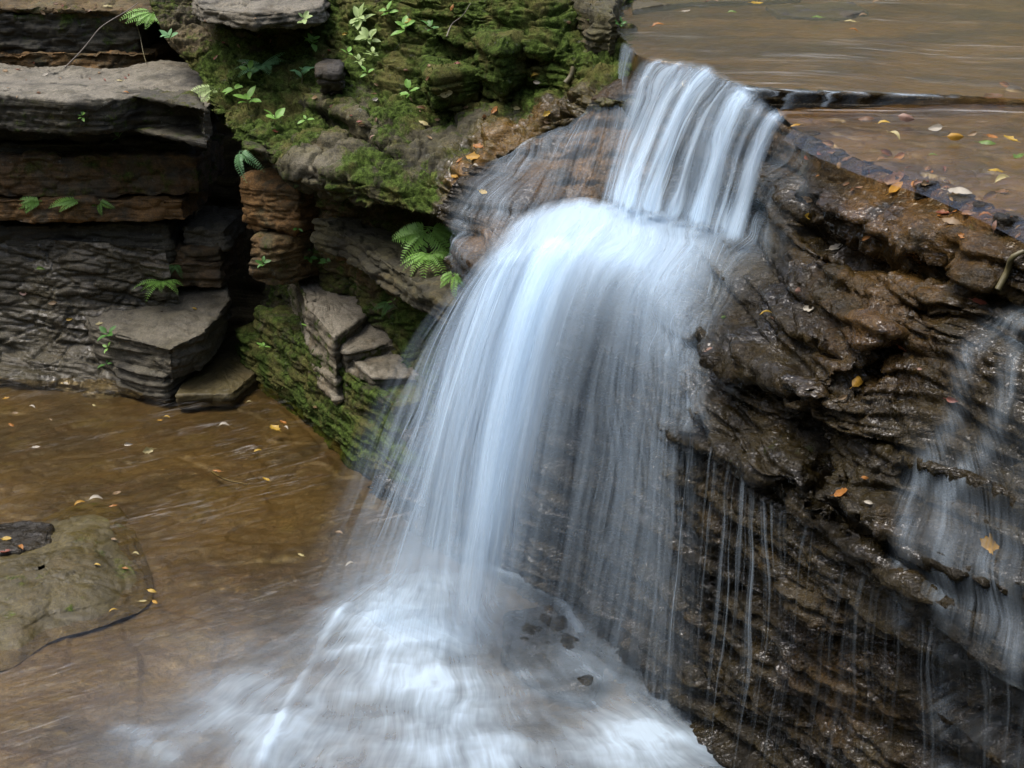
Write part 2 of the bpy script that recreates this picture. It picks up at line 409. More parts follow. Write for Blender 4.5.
# ---- mossy bank between the crevice and the fall --------------------------------------------------
K = [Z([(130, -60, 2.83), (220, -60, 2.86), (310, -60, 2.9), (410, -60, 2.93), (475, -60, 2.95), (545, -60, 2.95), (600, -60, 2.85), (660, -60, 2.6)]),
     Z([(150, 0, 2.5), (215, 0, 2.5), (310, 0, 2.55), (400, 0, 2.62), (470, 0, 2.68), (540, 0, 2.72), (603, 5, 2.65), (640, 12, 2.48)]),
     Z([(165, 35, 2.3), (215, 45, 2.25), (310, 50, 2.28), (400, 55, 2.32), (470, 45, 2.42), (540, 50, 2.48), (605, 45, 2.5), (640, 60, 2.45)]),
     Z([(185, 70, 2.1), (235, 100, 1.98), (310, 110, 1.98), (400, 110, 2.04), (470, 95, 2.12), (540, 90, 2.25), (600, 95, 2.33), (640, 110, 2.3)]),
     Z([(203, 96, 1.95), (245, 140, 1.84), (312, 172, 1.76), (385, 185, 1.76), (440, 180, 1.82), (490, 160, 1.98), (565, 130, 2.12), (625, 115, 2.2)]),
     Z([(206, 104, 1.87), (249, 152, 1.74), (318, 190, 1.63), (395, 212, 1.64), (452, 214, 1.70), (490, 190, 1.8), (560, 165, 1.9), (620, 150, 1.95)])]
e = K[-1]
K.append([p + IN * .2 + np.array([0, 0, -.06]) for p in e])
K.append([p + IN * .42 + np.array([0, 0, -.16]) for p in e])
base = Z([(240, 347, 0), (275, 385, 0), (315, 415, 0), (365, 455, 0), (405, 490, 0), (440, 520, 0), (470, 540, 0), (490, 545, 0)])
K.append([.55 * (p + IN * .45) + .45 * (b + IN * .25) for p, b in zip(e, base)])
K.append([p + IN * .22 + np.array([0, 0, .35]) for p in base])
K.append([p + IN * .1 + np.array([0, 0, -.15]) for p in base])
P = loft(K, .012, 4)
N = normals(P, True)
P = groove(P, N, on(P, N, [(318, 108), (345, 125), (372, 140), (395, 158)]), .03, .1, .07)
P = groove(P, N, on(P, N, [(235, 128), (262, 148), (300, 164), (345, 178)]), .02, .05, .03)
P = groove(P, N, on(P, N, [(470, 70), (500, 82), (530, 62)]), .025, .07, .06)
P = groove(P, N, on(P, N, [(440, 45), (470, 52), (520, 40)]), .025, .06, .05)
N = normals(blur(blur(P, 4, 0), 4, 1), True)
P = rockify(P, N, big=.09, mid=.05, fine=.016, layers=((.15, .035), (.05, .012)), cell=(.055, 4.2), chips=.016, seed=11)
N = normals(P, True)
bank = Rock('mossy_bank', P, N, grid_faces(*P.shape[:2])[:, ::-1], MAT['mossy'], 'mossy green rock bank overhanging between the dark crevice and the waterfall', 'rock bank')
bank.a['wet'][:] = .2

def wpoly(pix_front, z, depth, back=(.0, 1.0)):
    f = Z([(x, y, z) for x, y in pix_front]); b = np.array([*back, 0]) * depth
    return [*f, *[p + b for p in f[::-1]]]
def S_(name, poly, zt, zb, mat, label, cat='rock slab', group=None, **kw):
    return slab(name, poly, zt, zb, MAT[mat], label=label, cat=cat, group=group, **kw)
rk = dict(big=.03, mid=.03, fine=.007, layers=((.06, .02), (.022, .01)), cell=(.022, 6))
# blocks under the overhang
g = 'rock blocks stacked under the mossy overhang'
rust1 = S_('rock_block', wpoly([(238, 195), (262, 200), (298, 205)], 1.38, .6, (.5, .8)), 1.5, 1.17, 'mossy', 'rust orange rounded rock block under the overhang beside the crevice', 'rock', g, bev=.06, seed=21, **rk)
rust2 = S_('rock_block', wpoly([(243, 240), (270, 244), (300, 240)], 1.13, .6, (.5, .8)), 1.16, .86, 'mossy', 'brown rounded rock block directly below the rust orange one', 'rock', g, bev=.06, seed=22, **rk)
stepa = S_('rock_block', Z([(286, 266, .78), (330, 260, .78), (372, 304, .78), (334, 330, .78), (306, 306, .78), (296, 283, .78)]), .78, .3, 'stone', 'pale brown flat topped block, highest of the three stone steps', 'rock', g, bev=.02, tilt=(-.1, .05), seed=23, big=.02, mid=.02, fine=.006, layers=((.05, .02),), cell=(.012, 7))
stepb = S_('rock_block', Z([(333, 334, .64), (386, 322, .64), (400, 340, .64), (345, 352, .64)]), .645, .3, 'stone', 'grey wedge block in the middle of the three stone steps', 'rock', g, bev=.015, tilt=(-.1, .1), seed=24, big=.02, mid=.02, fine=.006, layers=((.05, .02),), cell=(.012, 7))
stepc = S_('rock_block', Z([(336, 352, .56), (396, 341, .56), (424, 372, .56), (372, 376, .56)]), .57, .2, 'stone', 'lowest pale stone step with broken edge beside the falling water', 'rock', g, bev=.015, tilt=(-.1, .1), seed=25, big=.02, mid=.025, fine=.006, layers=((.05, .025),), cell=(.015, 7))
stepd = S_('rock_block', Z([(255, 300, .55), (300, 300, .55), (345, 345, .5), (420, 372, .5), (425, 405, .45), (392, 412, .45), (340, 372, .48), (290, 335, .5)]), .5, .2, 'mossy', 'green stained ledge carrying the three pale stone steps', 'rock', g, bev=.03, seed=26, **rk)
ledge = S_('rock_ledge', Z([(236, 322, .27), (262, 318, .27), (305, 330, .27), (365, 385, .27), (425, 430, .27), (450, 470, .2), (400, 452, .27), (356, 424, .25), (300, 377, .25), (262, 352, .25), (242, 338, .25)]), .27, -.08, 'mossy', 'long low green mossy ledge along the pool edge right of the crevice', 'rock ledge', None, bev=.07, seed=27, **rk)
inner = rock_grid('cliff', loft([Z([(195, 60, 1.9)]) + [atz(195, 60, 1.9) + np.array([.9, -.4, 0]), atz(195, 60, 1.9) + np.array([2.2, -2.2, 0])],
    [atz(195, 60, 1.9) + np.array([-.05, .05, -1.0]), atz(195, 60, 1.9) + np.array([.8, -.35, -1.0]), atz(195, 60, 1.9) + np.array([2.1, -2.1, -1.0])],
    [atz(195, 60, 1.9) + np.array([-.1, .05, -2.1]), atz(195, 60, 1.9) + np.array([.8, -.35, -2.1]), atz(195, 60, 1.9) + np.array([2.1, -2.1, -2.1])]], .04, 2), MAT['mossy'], True, big=.08, mid=.05, seed=29, kind='structure')
bf = Z([(312, 224, 1.3), (345, 240, 1.3), (385, 266, 1.3), (445, 306, 1.3)])
beam = S_('rock_ledge', [*bf, *[p + IN * .6 for p in bf[::-1]]], 1.32, 1.16, 'mossy', 'long slanting beam of brown rock under the overhang behind the big fern', 'rock ledge', bev=.03, seed=28, **rk)
# bank top pieces
top1 = S_('rock_slab', Z([(188, -14, 2.56), (330, -12, 2.56), (322, 10, 2.56), (255, 15, 2.56), (200, 8, 2.56)]), 2.57, 2.46, 'grey', 'flat grey slab lying on the bank at the top of the picture', seed=31, bev=.02, big=.02, mid=.02, layers=((.03, .02),), cell=(.02, 6))
dark1 = S_('boulder', Z([(312, 78, 2.2), (345, 80, 2.2), (348, 62, 2.24), (322, 58, 2.24)]), 2.26, 2.1, 'wet', 'small dark brown boulder set in the mossy bank', 'boulder', seed=32, bev=.05, taper=.75, **rk)
bank_b = S_('boulder', Z([(552, 20, 2.55), (600, 12, 2.55), (622, 30, 2.52), (618, 58, 2.5), (590, 52, 2.5)]), 2.74, 2.4, 'mossy', 'rounded brown boulder at the stream edge beside the lip of the fall', 'boulder', seed=33, bev=.09, taper=.8, **rk)
moss_b = S_('boulder', Z([(480, 40, 2.42), (535, 38, 2.42), (552, 62, 2.36), (500, 84, 2.32), (470, 70, 2.34)]), 2.56, 2.2, 'mossy', 'thickly mossed green boulder on the bank above the yellow leaves', 'boulder', seed=34, bev=.08, taper=.75, **rk)
moss_c = S_('boulder', Z([(415, 62, 2.3), (470, 66, 2.3), (490, 92, 2.2), (430, 98, 2.2)]), 2.35, 2.1, 'mossy', 'low green mossed rock below the thickly mossed boulder', 'boulder', seed=35, bev=.08, taper=.75, **rk)

# ---- left wall: stacked slabs ------------------------------------------------------------------
g = 'stacked shale beds of the left wall'
lk = dict(big=.035, mid=.03, fine=.009, layers=((.05, .016), (.02, .009)), cell=(.025, 4.5))
big_s = S_('rock_slab', wpoly([(-160, 92), (0, 97), (33, 100), (67, 103), (110, 101), (143, 96), (190, 97), (207, 112)], 1.95, 1.25, (-.12, 1.0)), 1.96, 1.73, 'grey', 'thick grey slab jutting out near the top of the left wall', group=g, bev=.025, seed=41, big=.05, mid=.03, fine=.009, layers=((.07, .014), (.025, .009)), cell=(.012, 5))
def band(px0, px1, py, z_ref, zt, zb, y, mat, label, seed, **kw):
    f = [aty(px0, py, y), aty((px0 + px1) / 2, py, y - .02), aty(px1, py, y)]
    poly = [*f, f[2] + np.array([.05, .7, 0]), f[0] + np.array([0, .7, 0])]
    a = dict(lk); a.update(kw)
    return S_('rock_slab', poly, zt, zb, mat, label, group=g, bev=.012, seed=seed, **a)
def zy(py, Y): return CH - Y * math.tan(R(PITCH) + math.atan((py - 384) / FPX))
rec1 = band(-160, 186, 130, 0, zy(118, 9.85), zy(141, 9.85), 9.85, 'grey', 'thin dark bed recessed under the jutting grey slab', 42)
rec2 = band(-160, 190, 150, 0, zy(143, 9.8), zy(154, 9.8), 9.8, 'grey', 'thin shadowed bed second below the jutting grey slab', 43)
bnd3 = band(-160, 199, 175, 0, zy(156, 9.66), zy(196, 9.66), 9.66, 'grey', 'brown even bed with a broken right end above the rust orange bed', 44, layers=((.09, .012), (.03, .006)))
bnd4 = band(-160, 185, 210, 0, zy(199, 9.6), zy(222, 9.6), 9.6, 'grey', 'rust orange bed with three ferns hanging over it', 45, layers=((.09, .012), (.03, .006)))
bnd5 = band(-160, 168, 235, 0, zy(225, 9.72), zy(262, 9.72), 9.72, 'grey', 'dark bed below the rust orange bed', 46)
blk5 = band(184, 226, 238, 0, zy(229, 9.8), zy(248, 9.8), 9.8, 'grey', 'small pale block alone at the mouth of the crevice', 47)
blk6 = band(160, 221, 255, 0, zy(249, 9.75), zy(262, 9.75), 9.75, 'grey', 'short thin bed below the small pale block in the crevice', 48)
blk7 = band(120, 222, 270, 0, zy(262, 9.7), zy(288, 9.7), 9.68, 'grey', 'brown broken bed carrying the small fern clump', 49)
low = rock_grid('rock_wall', loft([
    Z([(-260, 235, .9), (0, 238, .9), (60, 240, .9), (120, 244, .9), (165, 250, .85)]),
    Z([(-260, 262, .74), (0, 262, .74), (60, 264, .74), (120, 268, .72), (172, 275, .68)]),
    Z([(-260, 300, .47), (0, 300, .47), (60, 302, .47), (120, 300, .47), (180, 300, .47)]),
    Z([(-260, 345, .17), (0, 345, .17), (60, 348, .16), (112, 345, .17), (180, 340, .2)]),
    Z([(-260, 378, -.0), (0, 379, -.0), (60, 382, -.02), (112, 388, -.03), (180, 385, 0)]),
    Z([(-260, 400, -.15), (0, 400, -.15), (60, 402, -.15), (112, 408, -.15), (180, 405, -.15)])], .011, 4), MAT['grey'], True,
    big=.04, mid=.04, fine=.008, layers=((.09, .028), (.03, .012), (.014, .006)), cell=(.03, 4), dip=(.12, 0), seed=51,
    label='sloping wet grey shale at the foot of the left wall', cat='rock wall', group=g)
wedge = S_('rock_block', Z([(84, 306, .40), (150, 290, .44), (190, 284, .46), (226, 286, .46), (230, 303, .46), (206, 333, .4), (170, 356, .33), (118, 340, .33), (86, 326, .36)]), .43, .13, 'grey', 'grey wedge shaped block with wavy beds at the pool corner', 'rock', g, bev=.012, tilt=(.10, .12), taper=.88, seed=52, big=.035, mid=.02, fine=.007, layers=((.04, .022), (.016, .010)), cell=(.016, 4))
wedge2 = S_('rock_block', Z([(110, 350, .15), (170, 345, .15), (205, 340, .15), (190, 372, .08), (166, 392, .05), (140, 386, .05), (118, 372, .1)]), .16, -.06, 'grey', 'pale block under the wavy wedge where the wall meets the pool', 'rock', g, bev=.03, seed=53, big=.03, mid=.02, fine=.006, layers=((.04, .03),), cell=(.012, 5))
apron = S_('rock_slab', Z([(176, 398, .03), (206, 345, .05), (240, 335, .05), (262, 372, .03), (232, 398, .02)]), .055, -.05, 'olive', 'flat wet slab at the mouth of the dark crevice', group=None, bev=.015, seed=54, big=.015, mid=.012, layers=((.03, .012),), cell=(.006, 5))
backb = band(-200, 138, 30, 0, zy(14, 10.9), zy(54, 10.9), 10.9, 'grey', 'mossy dark bed at the top left behind the jutting slab', 55, mid=.04)
rub = band(-200, 150, 58, 0, zy(52, 10.8), zy(70, 10.8), 10.78, 'mossy', 'thin red brown bed behind the jutting slab', 56, mid=.04)
rear = rock_grid('cliff', loft([[np.array([-9, 11.6, 2.2]), np.array([-4, 11.5, 2.25]), np.array([-2.2, 11.4, 2.3]), np.array([-1, 11, 2.3])],
    [np.array([-9, 11.5, 1]), np.array([-4, 11.4, 1]), np.array([-2.2, 11.3, 1]), np.array([-1, 10.5, 1])],
    [np.array([-9, 11.4, -.3]), np.array([-4, 11.3, -.3]), np.array([-2.2, 11.2, -.3]), np.array([-1, 10.2, -.3])]], .05, 2), MAT['grey'], True, seed=58, kind='structure')
core = rock_grid('cliff', loft([[np.array([x, 10.25 if x < -2.9 else 10.7, z]) for x in (-9, -5, -3.4, -2.6)] for z in (1.9, 1.0, -.2)], .05, 2), MAT['grey'], True, seed=59, kind='structure')
# top of the left wall: forest soil
soil = rock_grid('ground', loft([[np.array([x, 16, 4.2]) for x in (-12, -6, -3, -1, 1)], [np.array([x, 12.5, 2.75]) for x in (-12, -6, -3, -1, 1)], Z([(-400, 6, 2.38), (-100, 8, 2.36), (60, 10, 2.35), (150, 12, 2.34), (240, 6, 2.45)]),
    Z([(-400, 14, 2.3), (-100, 16, 2.28), (60, 18, 2.28), (150, 22, 2.26), (240, 12, 2.4)])], .03, 2), MAT['mossy'], True, big=.05, mid=.05, layers=((.1, .01),), cell=(.02, 6), seed=60, kind='structure')

# ---- pool bed, boulders in the pool ---------------------------------------------------------------
def plane_grid(x0, x1, y0, y1, st):
    X, Y = np.meshgrid(np.arange(x0, x1 + st, st), np.arange(y1, y0 - st, -st)); return np.stack([X, Y, np.zeros_like(X)], -1)
P = plane_grid(-5.2, 1.6, 2.6, 10.6, .014)
fl = np.stack([P[..., 0] * .8 + P[..., 1] * .6, P[..., 1] * .8 - P[..., 0] * .6, P[..., 2]], -1)
h = .028 * fbm(P, 1.3, 3, 81) + .014 * fbm(fl, (3, 9, 1), 3, 82) + .006 * fbm(P, 16, 3, 83)
stp = fbm(P, .9, 3, 84) * 3.2
h = h + .009 * (np.floor(stp) + sstep(.46, .54, stp - np.floor(stp))) - .012
P[..., 2] = h - .06
NB = np.zeros_like(P); NB[..., 2] = 1
for ln in ([(180, 455), (205, 466), (222, 480), (252, 490)], [(0, 470), (60, 455), (130, 452)], [(250, 370), (310, 430), (345, 470)], [(290, 480), (300, 520), (270, 560)]):
    P = groove(P, NB, [atz(x, y, -.05) for x, y in ln], .02, .016, .008)
P[..., 2] = np.minimum(P[..., 2], -.004)
bed = rock_grid('pool_bed', P, None, True, rock=False, kind='structure')
def dome(name, poly, h, mat, label, cat, seed, ztop=0.0, **kw):
    """low rounded boulder: its flanks slope gently under the water"""
    O = np.array([p[:2] for p in poly]); A = .5 * np.sum(O[:, 0] * np.roll(O[:, 1], -1) - np.roll(O[:, 0], -1) * O[:, 1])
    if A < 0: O = O[::-1]
    O = crom(np.concatenate([O, O[:2]]), np.linspace(0, len(O), 260, endpoint=False)); c = O.mean(0)
    rows = []
    for q in np.linspace(1.12, .03, 70): rows.append(np.column_stack([c + (O - c) * q, np.full(len(O), ztop + h * (1 - q ** 2.4) - .012)]))
    return rock_grid(name, np.array(rows), MAT[mat], wrap=True, seed=seed, label=label, cat=cat, **kw)
olv = dome('boulder', Z([(-90, 575, 0), (0, 545, 0), (62, 508, 0), (112, 508, 0), (132, 545, 0), (140, 590, 0), (100, 615, 0), (50, 630, 0), (0, 655, 0), (-90, 650, 0)]), .075, 'olive', 'broad olive green boulder lying in the brown pool', 'boulder', 61, big=.03, mid=.014, fine=.004, layers=((.05, .008),), cell=(.008, 4))
slate = S_('boulder', Z([(-30, 520, .09), (20, 514, .09), (54, 516, .09), (50, 540, .08), (10, 548, .08), (-30, 550, .08)]), .055, -.08, 'wet', 'small purple grey wet rock beside the olive boulder', 'boulder', bev=.03, seed=62, big=.02, mid=.02, fine=.005, layers=((.04, .012),), cell=(.01, 7))
foot_b = S_('boulder', Z([(500, 592, .1), (550, 588, .1), (590, 622, .1), (612, 655, .1), (596, 680, .1), (545, 672, .1), (498, 640, .1)]), .03, -.12, 'wet', 'low dark wet rock at the foot of the fall with water pouring over it', 'boulder', bev=.05, taper=.7, tilt=(.05, .05), seed=63, big=.06, mid=.02, fine=.006, layers=((.05, .02),), cell=(.02, 6))

# ---- bed of the stream above the fall -----------------------------------------------------------
def sz(x): return 2.535 - .062 * min(1, max(0, (x - 800) / 170))
step_l = [(560, 20), (618, 36), (640, 56), (690, 66), (745, 86), (830, 91), (960, 97), (1100, 104), (1450, 130)]
ub = loft([[np.array([x, 30, 2.9]) for x in np.linspace(-2, 14, 9)], [np.array([x, 14, 2.62]) for x in np.linspace(-.5, 7.5, 9)], Z([(560, -30, 2.57), (630, -30, 2.56), (680, -28, 2.56), (740, -28, 2.56), (800, -28, 2.56), (880, -28, 2.56), (980, -28, 2.56), (1120, -28, 2.56), (1450, -20, 2.56)]),
    Z([(x, y, sz(x)) for x, y in step_l]), [p + np.array([0, .03, -.12]) for p in Z([(x, y, sz(x)) for x, y in step_l])]], .025, 1)
upbed = rock_grid('stream_bed', ub, MAT['wet'], True, big=.016, mid=.012, fine=.003, layers=((.05, .004),), cell=(.008, 4), seed=71, kind='structure')
fr = Z([(x, y, sz(x) + .004) for x, y in step_l[3:-1]])
rock_grid('stream_bed', loft([[p + np.array([0, .05, -.002]) for p in fr], [p + np.array([0, -.012, -.006]) for p in fr], [p + np.array([0, .0, -.11]) for p in fr]], .01, 1), MAT['wet'], True, big=.01, mid=.01, fine=.003, layers=((.03, .006),), cell=(.01, 8), seed=75, kind='structure').a['wet'][:] = .8
low_l = [(730, 88), (790, 92), (850, 93), (960, 97), (1100, 104), (1450, 130)]
lb = loft([Z([(x, y, 2.445) for x, y in low_l]), Z([(775, 108, 2.445), (830, 125, 2.445), (890, 140, 2.445), (970, 160, 2.445), (1060, 190, 2.44), (1400, 260, 2.43)]),
    Z([(797, 130, 2.43), (862, 160, 2.43), (945, 190, 2.42), (1024, 226, 2.41), (1100, 262, 2.4), (1250, 342, 2.39)])], .014, 1)
lobed = rock_grid('stream_bed', lb, MAT['wet'], True, big=.012, mid=.016, fine=.004, layers=((.05, .006),), cell=(.012, 6), seed=72, kind='structure')
for i, (x, y, r) in enumerate([(806, 133, .07), (822, 141, .05), (838, 150, .06), (858, 152, .045), (872, 166, .07), (903, 174, .05), (926, 183, .06), (960, 198, .07), (985, 205, .05), (1006, 222, .06)]):
    c_ = pick_many([(x, y)], [cliff])[0][0]; rg_ = np.random.default_rng(i); n_ = 7
    pl = [c_ + .75 * r * rg_.uniform(.6, 1.15) * np.array([1.25 * math.cos(a), .9 * math.sin(a), 0]) for a in np.linspace(0, 2 * math.pi, n_, endpoint=False)]
    S_('loose_stone', pl, c_[2] + .008 + .012 * rg_.random(), c_[2] - .05, 'wet', 'small dark wet stone at the water edge along the cliff rim', 'stone', 'loose stones along the cliff rim', step=.01, bev=.012, tilt=(rg_.uniform(-.2, .2), rg_.uniform(-.2, .2)), seed=200 + i, big=.01, mid=.012, fine=.004, layers=((.02, .006),), cell=(.01, 12))
sill = S_('rock_slab', Z([(632, 12, 2.56), (690, 4, 2.56), (800, 2, 2.56), (800, -8, 2.56), (632, -6, 2.56)]), 2.575, 2.5, 'olive', 'pale flat stone just under the stream at the top edge', bev=.012, seed=73, big=.01, mid=.01, layers=((.03, .008),), cell=(.006, 5))
sill2 = S_('rock_slab', Z([(765, 6, 2.56), (850, 2, 2.56), (868, 12, 2.56), (845, 19, 2.56), (780, 17, 2.56)]), 2.568, 2.5, 'grey', 'grey green flat stone breaking the surface of the upper stream', bev=.012, seed=74, big=.01, mid=.01, layers=((.03, .008),), cell=(.006, 5))

# ---- far gorge banks, unseen: added to block low sky and colour reflections; ground -----------------------------------
def hill_mat():
    m = M('unseen wooded bank'); p = m.pos()
    c = m.mix(m.ramp(m.noise(p, .9, 6, .7), .38, .62), (.02, .025, .01), (.10, .10, .045))
    return m.surf(m.bsdf(c, .95, m.bump(m.noise(p, 1.5, 5, .7), 1, .4)))
ang = np.linspace(0, 2 * math.pi, 181); rr = []
for k, (rad, z) in enumerate(((13, -.6), (16, 2.5), (20, 7), (24, 11), (29, 15))):
    rr.append(np.stack([np.cos(ang) * rad, 9 + np.sin(ang) * rad, np.full_like(ang, z)], -1))
hp = lin(np.array(rr), np.linspace(0, 4, 50)); q = hp.copy(); q[:, -1] = q[:, 0]
hp = hp + np.stack([fbm(q, .25, 4, 301), fbm(q, .25, 4, 302), .8 * fbm(q, .4, 4, 303)], -1) * np.linspace(.3, 1.8, 50)[:, None, None]
front = (hp[..., 1] > 9) & (hp[..., 0] > -13) & (hp[..., 0] < 14)
tag(new_obj('unseen_hillside', mesh_np('unseen_hillside', hp, grid_faces(50, 181)[:, ::-1], hill_mat())), kind='structure')
gm = M('gorge floor'); gp = gm.pos()
gmat = gm.surf(gm.bsdf(gm.mix(gm.noise(gp, 1.2, 5), (.03, .025, .015), (.1, .085, .05)), .8))
P = plane_grid(-30, 30, -24, 44, .5); P[..., 2] = -.35 + .08 * fbm(P, .5, 3, 5)
tag(new_obj('ground', mesh_np('ground', P, grid_faces(*P.shape[:2])[:, ::-1], gmat)), kind='structure')

# ================================================================== masks for moss, rust, wet, pale
for r in (big_s, rec1, rec2, bnd3, bnd4, bnd5, blk5, blk6, blk7, low, wedge, wedge2, backb): r.a['wet'][:] = .12
up = lambda r: np.clip(r.N[:, 2], 0, 1)
low.a['wet'][:] = .75; low.a['pale'][:] = .38; wedge.a['pale'][:] = .5; wedge2.a['pale'][:] = .3  # grey sheen of the low wall painted in as a pale tone
bnd4.a['rust'][:] = 1.0; bnd3.a['rust'][:] = .5; bnd3.a['moss'][:] = .36; low.a['moss'][:] = .1; backb.a['moss'][:] = .35; rub.a['rust'][:] = .8; blk7.a['rust'][:] = .4; blk6.a['rust'][:] = .5; bnd5.a['moss'][:] = .2
big_s.a['pale'] = .75 * sstep(.6, .9, up(big_s)); big_s.a['moss'] = .36 * sstep(.6, .2, up(big_s)); blk5.a['pale'][:] = .4  # jutting slab: its lit top is put into the colour as a paler tone
rust1.a['rust'][:] = 1.0; rust2.a['rust'][:] = .55; rust2.a['moss'][:] = .3; rust1.a['moss'][:] = .12
for r in (stepa, stepb, stepc): r.a['pale'] = .95 * sstep(.5, .85, up(r)); r.a['moss'] = .42 * sstep(.6, .2, up(r)); r.a['wet'][:] = .3  # lit tops of the steps painted paler where faces point up
stepd.a['moss'][:] = .62; ledge.a['moss'][:] = .85; ledge.a['wet'][:] = .3
top1.a['pale'][:] = .7; moss_b.a['moss'][:] = .9; moss_c.a['moss'][:] = .85; bank_b.a['moss'][:] = .3; bank_b.a['wet'][:] = .3; soil.a['rust'][:] = .35; soil.a['moss'][:] = .3
dark1.a['wet'][:] = -.2
for r in ROCKS:
    if r.name == 'loose_stone': r.a['wet'][:] = .6
foot_b.a['wet'][:] = .8; slate.a['wet'][:] = .5; olv.a['moss'] = .22 + .25 * fbm(olv.P, 5, 3, 88); olv.a['wet'][:] = .4
bank.a['moss'] = .44 + .12 * up(bank)
dab('moss', [(470, 60, .35, .5), (430, 80, .3, .5), (520, 60, .35, .4), (590, 60, .25, .45), (260, 110, .3, .4), (240, 90, .25, .4), (230, 130, .15, .4), (350, 40, .3, .35), (300, 55, .3, .4), (410, 20, .3, .3),
    (205, 60, .2, .3), (370, 172, .16, .15), (400, 195, .15, .1), (280, 60, .25, .3), (390, 45, .25, .3), (480, 110, .2, -.3), (440, 130, .3, -.12), (345, 130, .25, -.2), (540, 110, .3, -.3), (560, 130, .25, -.4), (470, 165, .25, -.5), (420, 150, .2, -.2),
    (300, 95, .2, -.2), (320, 150, .2, -.25), (300, 170, .12, -.3), (180, 30, .2, -.25), (410, 330, .2, .1), (440, 310, .2, .1)], [bank])
dab('moss', [(270, 105, .25, .35), (300, 130, .2, .25), (230, 115, .2, .3), (360, 150, .2, .2), (420, 195, .2, .2)], [bank])
dab('pale', [(470, 95, .14, .5), (380, 100, .2, .3), (420, 105, .22, .3), (330, 150, .15, .4), (300, 160, .12, .4), (360, 165, .12, .3), (210, 28, .2, .4)], [bank])
dab('wet', [(480, 150, .3, .7), (520, 115, .3, .6), (560, 110, .3, .7), (600, 110, .25, .7), (450, 170, .2, .6), (540, 80, .2, .3)], [bank])
dab('rust', [(500, 130, .2, .4), (470, 155, .2, .55), (455, 175, .15, .5), (540, 120, .2, .3), (330, 255, .3, .5), (370, 250, .3, .4), (400, 300, .3, .25), (240, 200, .3, .6), (330, 225, .2, .5), (170, 60, .3, .4)], [bank])
dab('moss', [(430, 340, .3, .35), (415, 330, .2, .5), (440, 300, .2, .4)], [bank, cliff])
dab('moss', [(820, 440, .2, .25), (860, 500, .3, .2), (745, 470, .2, .25), (730, 320, .12, .3), (870, 700, .3, .12), (800, 690, .3, .1), (950, 220, .2, .2), (545, 420, .3, .2), (1000, 240, .2, .2)], [cliff])
dab('rust', [(900, 200, .3, .5), (850, 150, .3, .5), (960, 230, .2, .4), (870, 310, .25, .35), (480, 150, .3, .8), (520, 140, .25, .6), (840, 700, .3, .2)], [cliff])
dab('pale', [(710, 290, .25, .3), (700, 260, .2, .3)], [cliff])
dab('rust', [(570, 160, .3, .6), (600, 140, .25, .5), (480, 240, .2, .5)], [cliff])

# ---- pool bed material -------------------------------------------------------------------------
def bed_mat():
    m = M('brown stream bed'); p = m.pos()
    n1 = m.noise(p, 1.1, 6, .62, .5); n2 = m.noise(p, 4.5, 6, .65, .3); n3 = m.noise(p, 40, 4, .6)
    c = m.mix(m.ramp(n1, .36, .64), (.017, .0115, .0038), (.050, .035, .0125))
    c = m.mix(m.math('MULTIPLY', m.ramp(n2, .5, .66), .6), c, (.034, .020, .009))
    c = m.mix(m.math('MULTIPLY', m.ramp(m.noise(p, 2.3, 5, .6), .55, .7), .5), c, (.085, .064, .030))
    c = m.mix(m.math('MULTIPLY', m.ramp(m.noise(p, 3, 4, .6, 0, (1, 1.6, 1)), .56, .7), .4), c, (.07, .06, .02))
    fl = m.noise(p, 1, 6, .68, .8, (5, 14, 5)); c = m.mix(m.math('MULTIPLY', m.ramp(fl, .52, .68), .7), c, (.026, .016, .007))
    sp_ = m.math('ADD', .62, m.math('MULTIPLY', m.ramp(m.math('ADD', m.math('MULTIPLY', n3, .5), m.math('MULTIPLY', m.noise(p, 95, 4, .7), .5)), .38, .62), .7))
    vm = m.t.nodes.new('ShaderNodeVectorMath'); vm.operation = 'SCALE'; m.set(vm.inputs[0], c); m.set(vm.inputs['Scale'], sp_); c = vm.outputs[0]
    pb = m.math('MULTIPLY', m.ramp(m.noise(p, 26, 2, .5), .66, .70), m.ramp(m.noise(p, 1.7, 3), .5, .6)); c = m.mix(m.math('MULTIPLY', pb, .6), c, (.10, .078, .042))
    h = m.math('ADD', m.math('MULTIPLY', n2, .6), m.math('MULTIPLY', n3, .3))
    return m.surf(m.bsdf(c, .5, m.bump(h, .8, .02)))
bed.mat = bed_mat(); MAT['bed'] = bed.mat
def upbed_mat():
    m = M('brown upper stream bed'); p = m.pos()
    n1 = m.noise(p, 1.5, 6, .62, .5, (1, 1.8, 1)); n2 = m.noise(p, 7, 6, .65, .3)
    c = m.mix(m.ramp(n1, .38, .62), (.026, .016, .0045), (.088, .056, .016))
    c = m.mix(m.math('MULTIPLY', m.ramp(n2, .5, .66), .6), c, (.04, .026, .013))
    return m.surf(m.bsdf(c, .4, m.bump(n2, .6, .012)))
upbed.mat = lobed.mat = upbed_mat()
for r in ROCKS: r.done()

